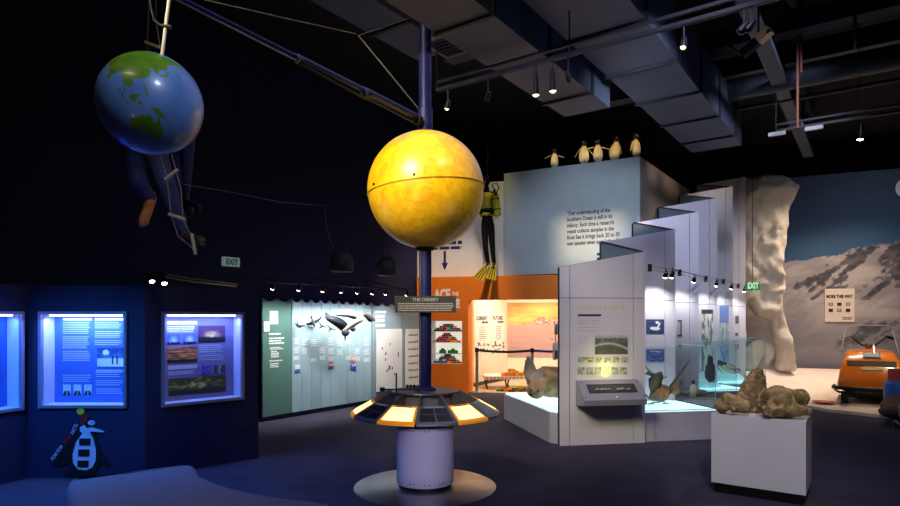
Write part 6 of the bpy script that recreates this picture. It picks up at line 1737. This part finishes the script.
# pipes and beams across, behind
def cross_pipe(label, px, py, z, r, s1=6, s0=0, m=STEELDK, name='ceiling_pipe', square=False):
    D = (z-1.6)*F/(318-py); x = (px-450)/F*D; t = d1.x*x+d1.y*D; s = d2.x*x+d2.y*D
    a_, b_ = tp_(t, s-s0, z), tp_(t, s+s1, z)
    mb = MB()
    if square:
        w = d1*r; mb.loft([[p-w-V((0,0,r)), p+w-V((0,0,r)), p+w+V((0,0,r)), p-w+V((0,0,r))] for p in (a_, b_)])
        return obj(name, mb, m, label=label, cat='ceiling beam')
    mb.tube([a_, b_], r, 24); return obj(name, mb, m, label=label, cat='ceiling pipe', auto=50)
PIPEM = mat('painted_pipe', (52,56,68), .5, .2)
cross_pipe('large round dark pipe crossing at the upper right under the beams', 722, 92, 5.0, .16, 6.5, .6, PIPEM)
cross_pipe('thin dark pipe crossing just below the large one at the upper right', 722, 112, 4.9, .03, 6.5, .3, PIPEM)
cross_pipe('dark square beam crossing in the upper right corner, highest in view', 800, 23, 5.5, .13, 5, 3, PIPEM, 'ceiling_beam', True)
cross_pipe('second dark square beam crossing below the highest one at upper right', 800, 55, 5.5, .14, 6, 3, PIPEM, 'ceiling_beam', True)
cross_pipe('dark square beam crossing over the wide duct at the top', 650, -8, 5.55, .12, 3, 3, PIPEM, 'ceiling_beam', True)
# truss beam
tt = thing('roof_truss', 'steel roof truss with open web running back at the upper right', 'roof truss', along(-0.0, 6, 4.9))
PT_ = 1.1
def tb_(p, t0, t1, z0, z1): 
    return obox(MB(), p-.09, p+.09, t0, t1, z0, z1)
t_a, t_b = 5.6, 14.3
obj('bottom_chord', tb_(PT_, t_a, t_b, 4.9, 4.98), mat('truss_blue_grey', (70,76,94), .5, .3), tt)
obj('top_chord', tb_(PT_, t_a, t_b, 5.70, 5.80), STEELDK, tt)
k = t_a
while k < t_b-.6:
    obj('web_rod', MB().tube([along(PT_, k, 4.98), along(PT_, k+.4, 5.70)], .02, 8), STEELDK, tt)
    obj('web_rod', MB().tube([along(PT_, k+.4, 5.70), along(PT_, k+.8, 4.98)], .02, 8), STEELDK, tt); k += .8
obj('top_plate', obox(MB(), PT_-.1, PT_+.1, t_a, t_b, 5.80, H-.003), STEELDK, tt)
# projector bracket with cream end plate
pc_ = P(758, 46, 6.2)
pj_ = thing('batten_fixture', 'dark slanting batten with a cream holed end plate at the upper right', 'light fixture', pc_)
e0, e1 = P(742, 55, 6.35), P(758.5, 40.5, 6.25); e2 = P(770.5, 29.5, 6.15)
def bar(a_, b_, w, h_): 
    t_ = (b_-a_).normalized(); sd = t_.cross(V((0,0,1))).normalized()*w; u_ = sd.cross(t_).normalized()*h_
    return MB().loft([[p-sd-u_, p+sd-u_, p+sd+u_, p-sd+u_] for p in (a_, b_)])
obj('batten', bar(e0, e1, .04, .04), STEELDK, pj_)
obj('end_plate', bar(e1, e2, .045, .045), mat('cream_plate', (200,178,150), .6), pj_)
obj('plate_hole', MB().tube([(e1+e2)/2+V((0,-.1,-.0)), (e1+e2)/2+V((0,-.04,0))], .016, 10), BLACK, pj_)
obj('side_arm', MB().tube([e0, P(733,49,6.4), P(725,44,6.5)], .014, 8), STEELDK, pj_)
obj('drop_rod', MB().tube([e1+V((0,0,.03)), V((e1.x, e1.y, H-.002))], .01, 6), STEELDK, pj_)
# hanging ropes at the upper right
RR = mat('red_brown_rope', (116,62,48), .8, var=.2, scale=30); 
c1_, c2_ = P(797.5, 128, 8.0), P(801, 72, 8.0)
obj('hanging_rope', MB().tube([c1_, V((c1_.x, c1_.y, H-.002))], .016, 8), RR, label='long red brown rope hanging at the upper right', cat='rope')
obj('hanging_rope', MB().tube([c2_, V((c2_.x, c2_.y, H-.002))], .016, 8), RR, label='shorter red brown rope hanging beside the long one', cat='rope')
c3_ = P(795.5, 9, 7.9)
obj('hanging_bundle', rough_up(MB().tube([c3_, c3_+V((-.03,0,.12)), c3_+V((-.08,0,.28)), V((c3_.x-.1,c3_.y,H-.002))], [.02,.07,.08,.03], 14), .03, 9, 2), mat('cream_bundle', (176,150,110), .8, var=.3), label='small cream bundle hanging above the red brown ropes', cat='bundle', smooth=True)
obj('drop_rod', MB().tube([P(855,50,7.5), V((P(855,50,7.5).x, 7.5, H-.002))], .02, 8), PIPEM, label='dark drop rod hanging from the beams at the far upper right', cat='rod')

# ================================================================ LIGHT
w = bpy.data.worlds.new('gallery_dark'); bpy.context.scene.world = w; w.use_nodes = True
w.node_tree.nodes['Background'].inputs['Color'].default_value = (*lin((80,90,130)), 1); w.node_tree.nodes['Background'].inputs['Strength'].default_value = .012
WARM = (255,214,150); COOL = (214,226,255); LAV = (226,220,255)
# quote box: cool wash and a warm pool behind the words
spot((2.0, 5.0, 4.15), MQ @ V((1.5, 3.6, 0)), 740, (214,226,246), 36, .9, .3)
qa = rect(MQ, 559, 206, 620, 264)
qc = MQ @ V(((qa[0]+qa[1])/2, (qa[2]+qa[3])/2, 0)); Lp = V((2.7, 3.9, 4.12))
spot(Lp, qc, 2900, (255,224,176), 16, .2, .012)
fp = thing('added_framing_projector', 'black framing projector added out of view to cut the warm rectangle on the quotation', 'projector', Lp)
dq = (qc-Lp).normalized(); f_ = .35  # projector and shutters added out of view to shape the warm beam
def ap(x, y): p = MQ @ V((x, y, 0)); return Lp+(p-Lp)*(f_/(p-Lp).dot(dq))
cs4 = [ap(qa[0],qa[2]), ap(qa[1],qa[2]), ap(qa[1],qa[3]), ap(qa[0],qa[3])]; cm_ = Lp+dq*f_
out4 = [cm_+(p-cm_)*4 for p in cs4]
for i in range(4):
    j = (i+1) % 4
    obj('shutter', MB().loft([[cs4[i]+dq*e, cs4[j]+dq*e, out4[j]+dq*e, out4[i]+dq*e] for e in (0, .003)]), BLACK, fp)
    obj('housing_side', MB().loft([[out4[i]+dq*e, out4[j]+dq*e, (out4[j]+dq*e)+(out4[j]-cm_)*.04, (out4[i]+dq*e)+(out4[i]-cm_)*.04] for e in (-.40, .003)]), BLACK, fp)
obj('hanger_rod', MB().tube([Lp+V((0,0,.1)), V((Lp.x, Lp.y, H-.002))], .01, 6), STEELDK, fp)
# penguins
for px, *_r in SP:
    pq = on_box(px if px != 639 else 634); spot((pq.x-1.2, pq.y-3.6, 5.2), pq+V((0,0,.34)), 330, (255,216,140), 8.5, .5, .03)
# side face of quote box
spot((6.8, 9.5, 5.3), (4.5, 12.6, 4.2), 120, (255,230,206), 40, .9, .1)
# white panels general wash from the front
spot((1.6, 3.2, 5.2), (2.1, 7.9, 1.3), 230, (222,216,255), 42, .9, .2)
spot((4.2, 5.6, 5.4), (4.6, 10.6, 2.9), 700, (222,228,255), 48, .9, .2)
# yellow strip above the console on front panel
spot(PFM[0] @ V((.6, 1.0, .45)), PFM[0] @ V((.6, .92, 0)), 4, (255,246,170), 110, 1, .05)
# orange wall, cream wall
spot((.4, 9.6, 5.2), MO @ V((.6, 1.7, 0)), 520, (255,226,186), 46, .8, .1)
spot((1.1, 11.6, 5.5), MC @ V((1.7, 3.8, 0)), 30, (255,226,150), 60, .9, .1)
spot((-.2, 10.6, 5.2), MC @ V((.9, 3.2, 0)), 70, (232,228,240), 50, .9, .1)
# warm brick room
area((2.4, 13.9, 2.42), (2.4, 13.9, 0), 95, 3.0, 1.2, (255,234,206))
spot((1.9, 13.3, 2.4), (2.3, 15.3, 1.4), 70, (255,234,206), 110, .9, .1)
# yellow globe
area((-2.0, 2.4, 4.9), sc, 30, 1.8, 1.8, (255,240,200), 40)
spot((-1.2, 2.2, 1.3), sc+V((0,0,-.1)), 26, (255,226,170), 17, .5, .2)
spot((1.6, 3.2, 5.4), sc+V((.1,0,-.1)), 150, (255,226,170), 30, .6, .1)
# earth globe
spot((.2, 1.2, 4.6), ec, 190, (220,226,250), 22, .6, .3)
spot((-2.4, 1.6, 1.2), ec, 2.5, (255,190,120), 30, .8, .1)
# pedestal & bones
spot((1.2, 1.4, 3.7), (2.85, 5.3, .55), 400, (240,232,240), 26, .8, .1)
spot((4.4, 6.4, 5.0), (2.9, 5.4, .8), 170, (255,226,170), 18, .7, .1)
# ice wall, mural, snow, snowmobile
spot((7.4, 9.6, 5.4), (7.1, 13.5, 1.9), 120, (255,238,222), 60, .9, .1)
spot((8.0, 12.4, 3.9), (7.3, 13.4, .6), 60, (255,214,180), 50, .9, .1)
spot((7.6, 7.6, 5.3), (9.8, 13.2, 2.2), 240, (222,226,246), 76, .9, .2)
area((8.4, 12.3, 4.7), (8.4, 12.9, 0), 60, 1.5, .5, (255,228,200), 110)
spot((7.6, 8.4, 5.2), (8.0, 11.2, .5), 300, (255,222,176), 30, .8, .1)
spot((.55, 5.4, 4.0), (1.36, 8.4, .66), 260, (255,232,206), 9, .6, .05)
spot((2.6, 5.0, 3.9), (2.95, 8.2, .7), 120, (255,240,226), 9, .6, .05)
spot(PFM[0] @ V((.6, .86, .05)), PFM[0] @ V((.6, 1.3, -.02)), 5, (250,250,130), 150, 1, .1)
spot((3.3, 6.0, 4.1), (2.9, 8.3, .7), 80, (255,240,220), 20, .8, .1)
spot((5.6, 6.6, 4.0), (7.0, 9.2, .4), 110, (255,238,220), 18, .7, .05)
# drum table
spot((.6, 2.6, 5.0), (ox, oy, .4), 60, (222,216,255), 26, .8, .1)
spot((.3, .8, 1.75), (ox, oy, .30), 420, (226,216,255), 10.5, .7, .15)
spot((1.2, 5.2, 4.6), (.2, 5.7, 0), 18, (255,200,150), 30, .9, .1)
# glow of the lit wedge panels on the drum surroundings comes from their own emission
# floor: faint general light and blue spill in front of the cases
area((1.5, 6.5, 4.1), (1.5, 6.5, 0), 38, 5, 5, (196,196,255))
spot((-4.0, 4.4, 2.4), (-3.5, 5.3, 0), 240, (50,146,255), 110, .9, .2)
spot((-1.6, 5.2, 3.0), (-1.7, 6.0, 0), 40, (40,90,255), 90, 1, .2)
spot((-2.5, 2.2, 3.1), (-1.8, 4.0, .4), 90, (176,190,255), 50, .9, .2)
# purple wash above the blue slats
spot(ep_pt(330, 296, .5), ep_pt(330, 270, -.5), 3, (80,60,220), 140, 1, .1)
spot(ep_pt(385, 296, .5), ep_pt(385, 270, -.5), 3, (80,60,220), 140, 1, .1)
# ducts from below
spot((3.6, 5.2, 1.2), along(2.2, 6.8, 4.4), 40, (130,165,255), 90, 1, .3)
spot((1.4, 4.6, 1.5), along(3.3, 5.2, 4.4), 14, (150,176,240), 80, 1, .3)
spot((3.2,4.6,3.6), (e1+e2)/2, 14, (255,236,200), 9, .5, .03)
spot((7.5, 7.5, 2.0), (6.5, 9.0, 5.4), 30, (170,176,210), 110, 1, .3)
# climbers
spot((-1.2, 3.0, 1.6), P(165, 205, 5), 9, (150,170,240), 26, .8, .1)

# ================================================================ CAMERA
cam = bpy.data.cameras.new('camera'); co = bpy.data.objects.new('camera', cam); C.objects.link(co)
co.location = CAM; co.rotation_euler = (R(90), 0, 0)
cam.sensor_fit = 'HORIZONTAL'; cam.sensor_width = 36; cam.lens = 24.0; cam.shift_y = (318-253)/900; cam.clip_end = 100
sc_ = bpy.context.scene; sc_.camera = co
try: sc_.cycles.transparent_max_bounces = 40
except Exception: pass
vs_ = sc_.view_settings; vs_.view_transform = 'Standard'; vs_.look = 'None'; vs_.gamma = 1; vs_.exposure = .18; vs_.use_curve_mapping = False
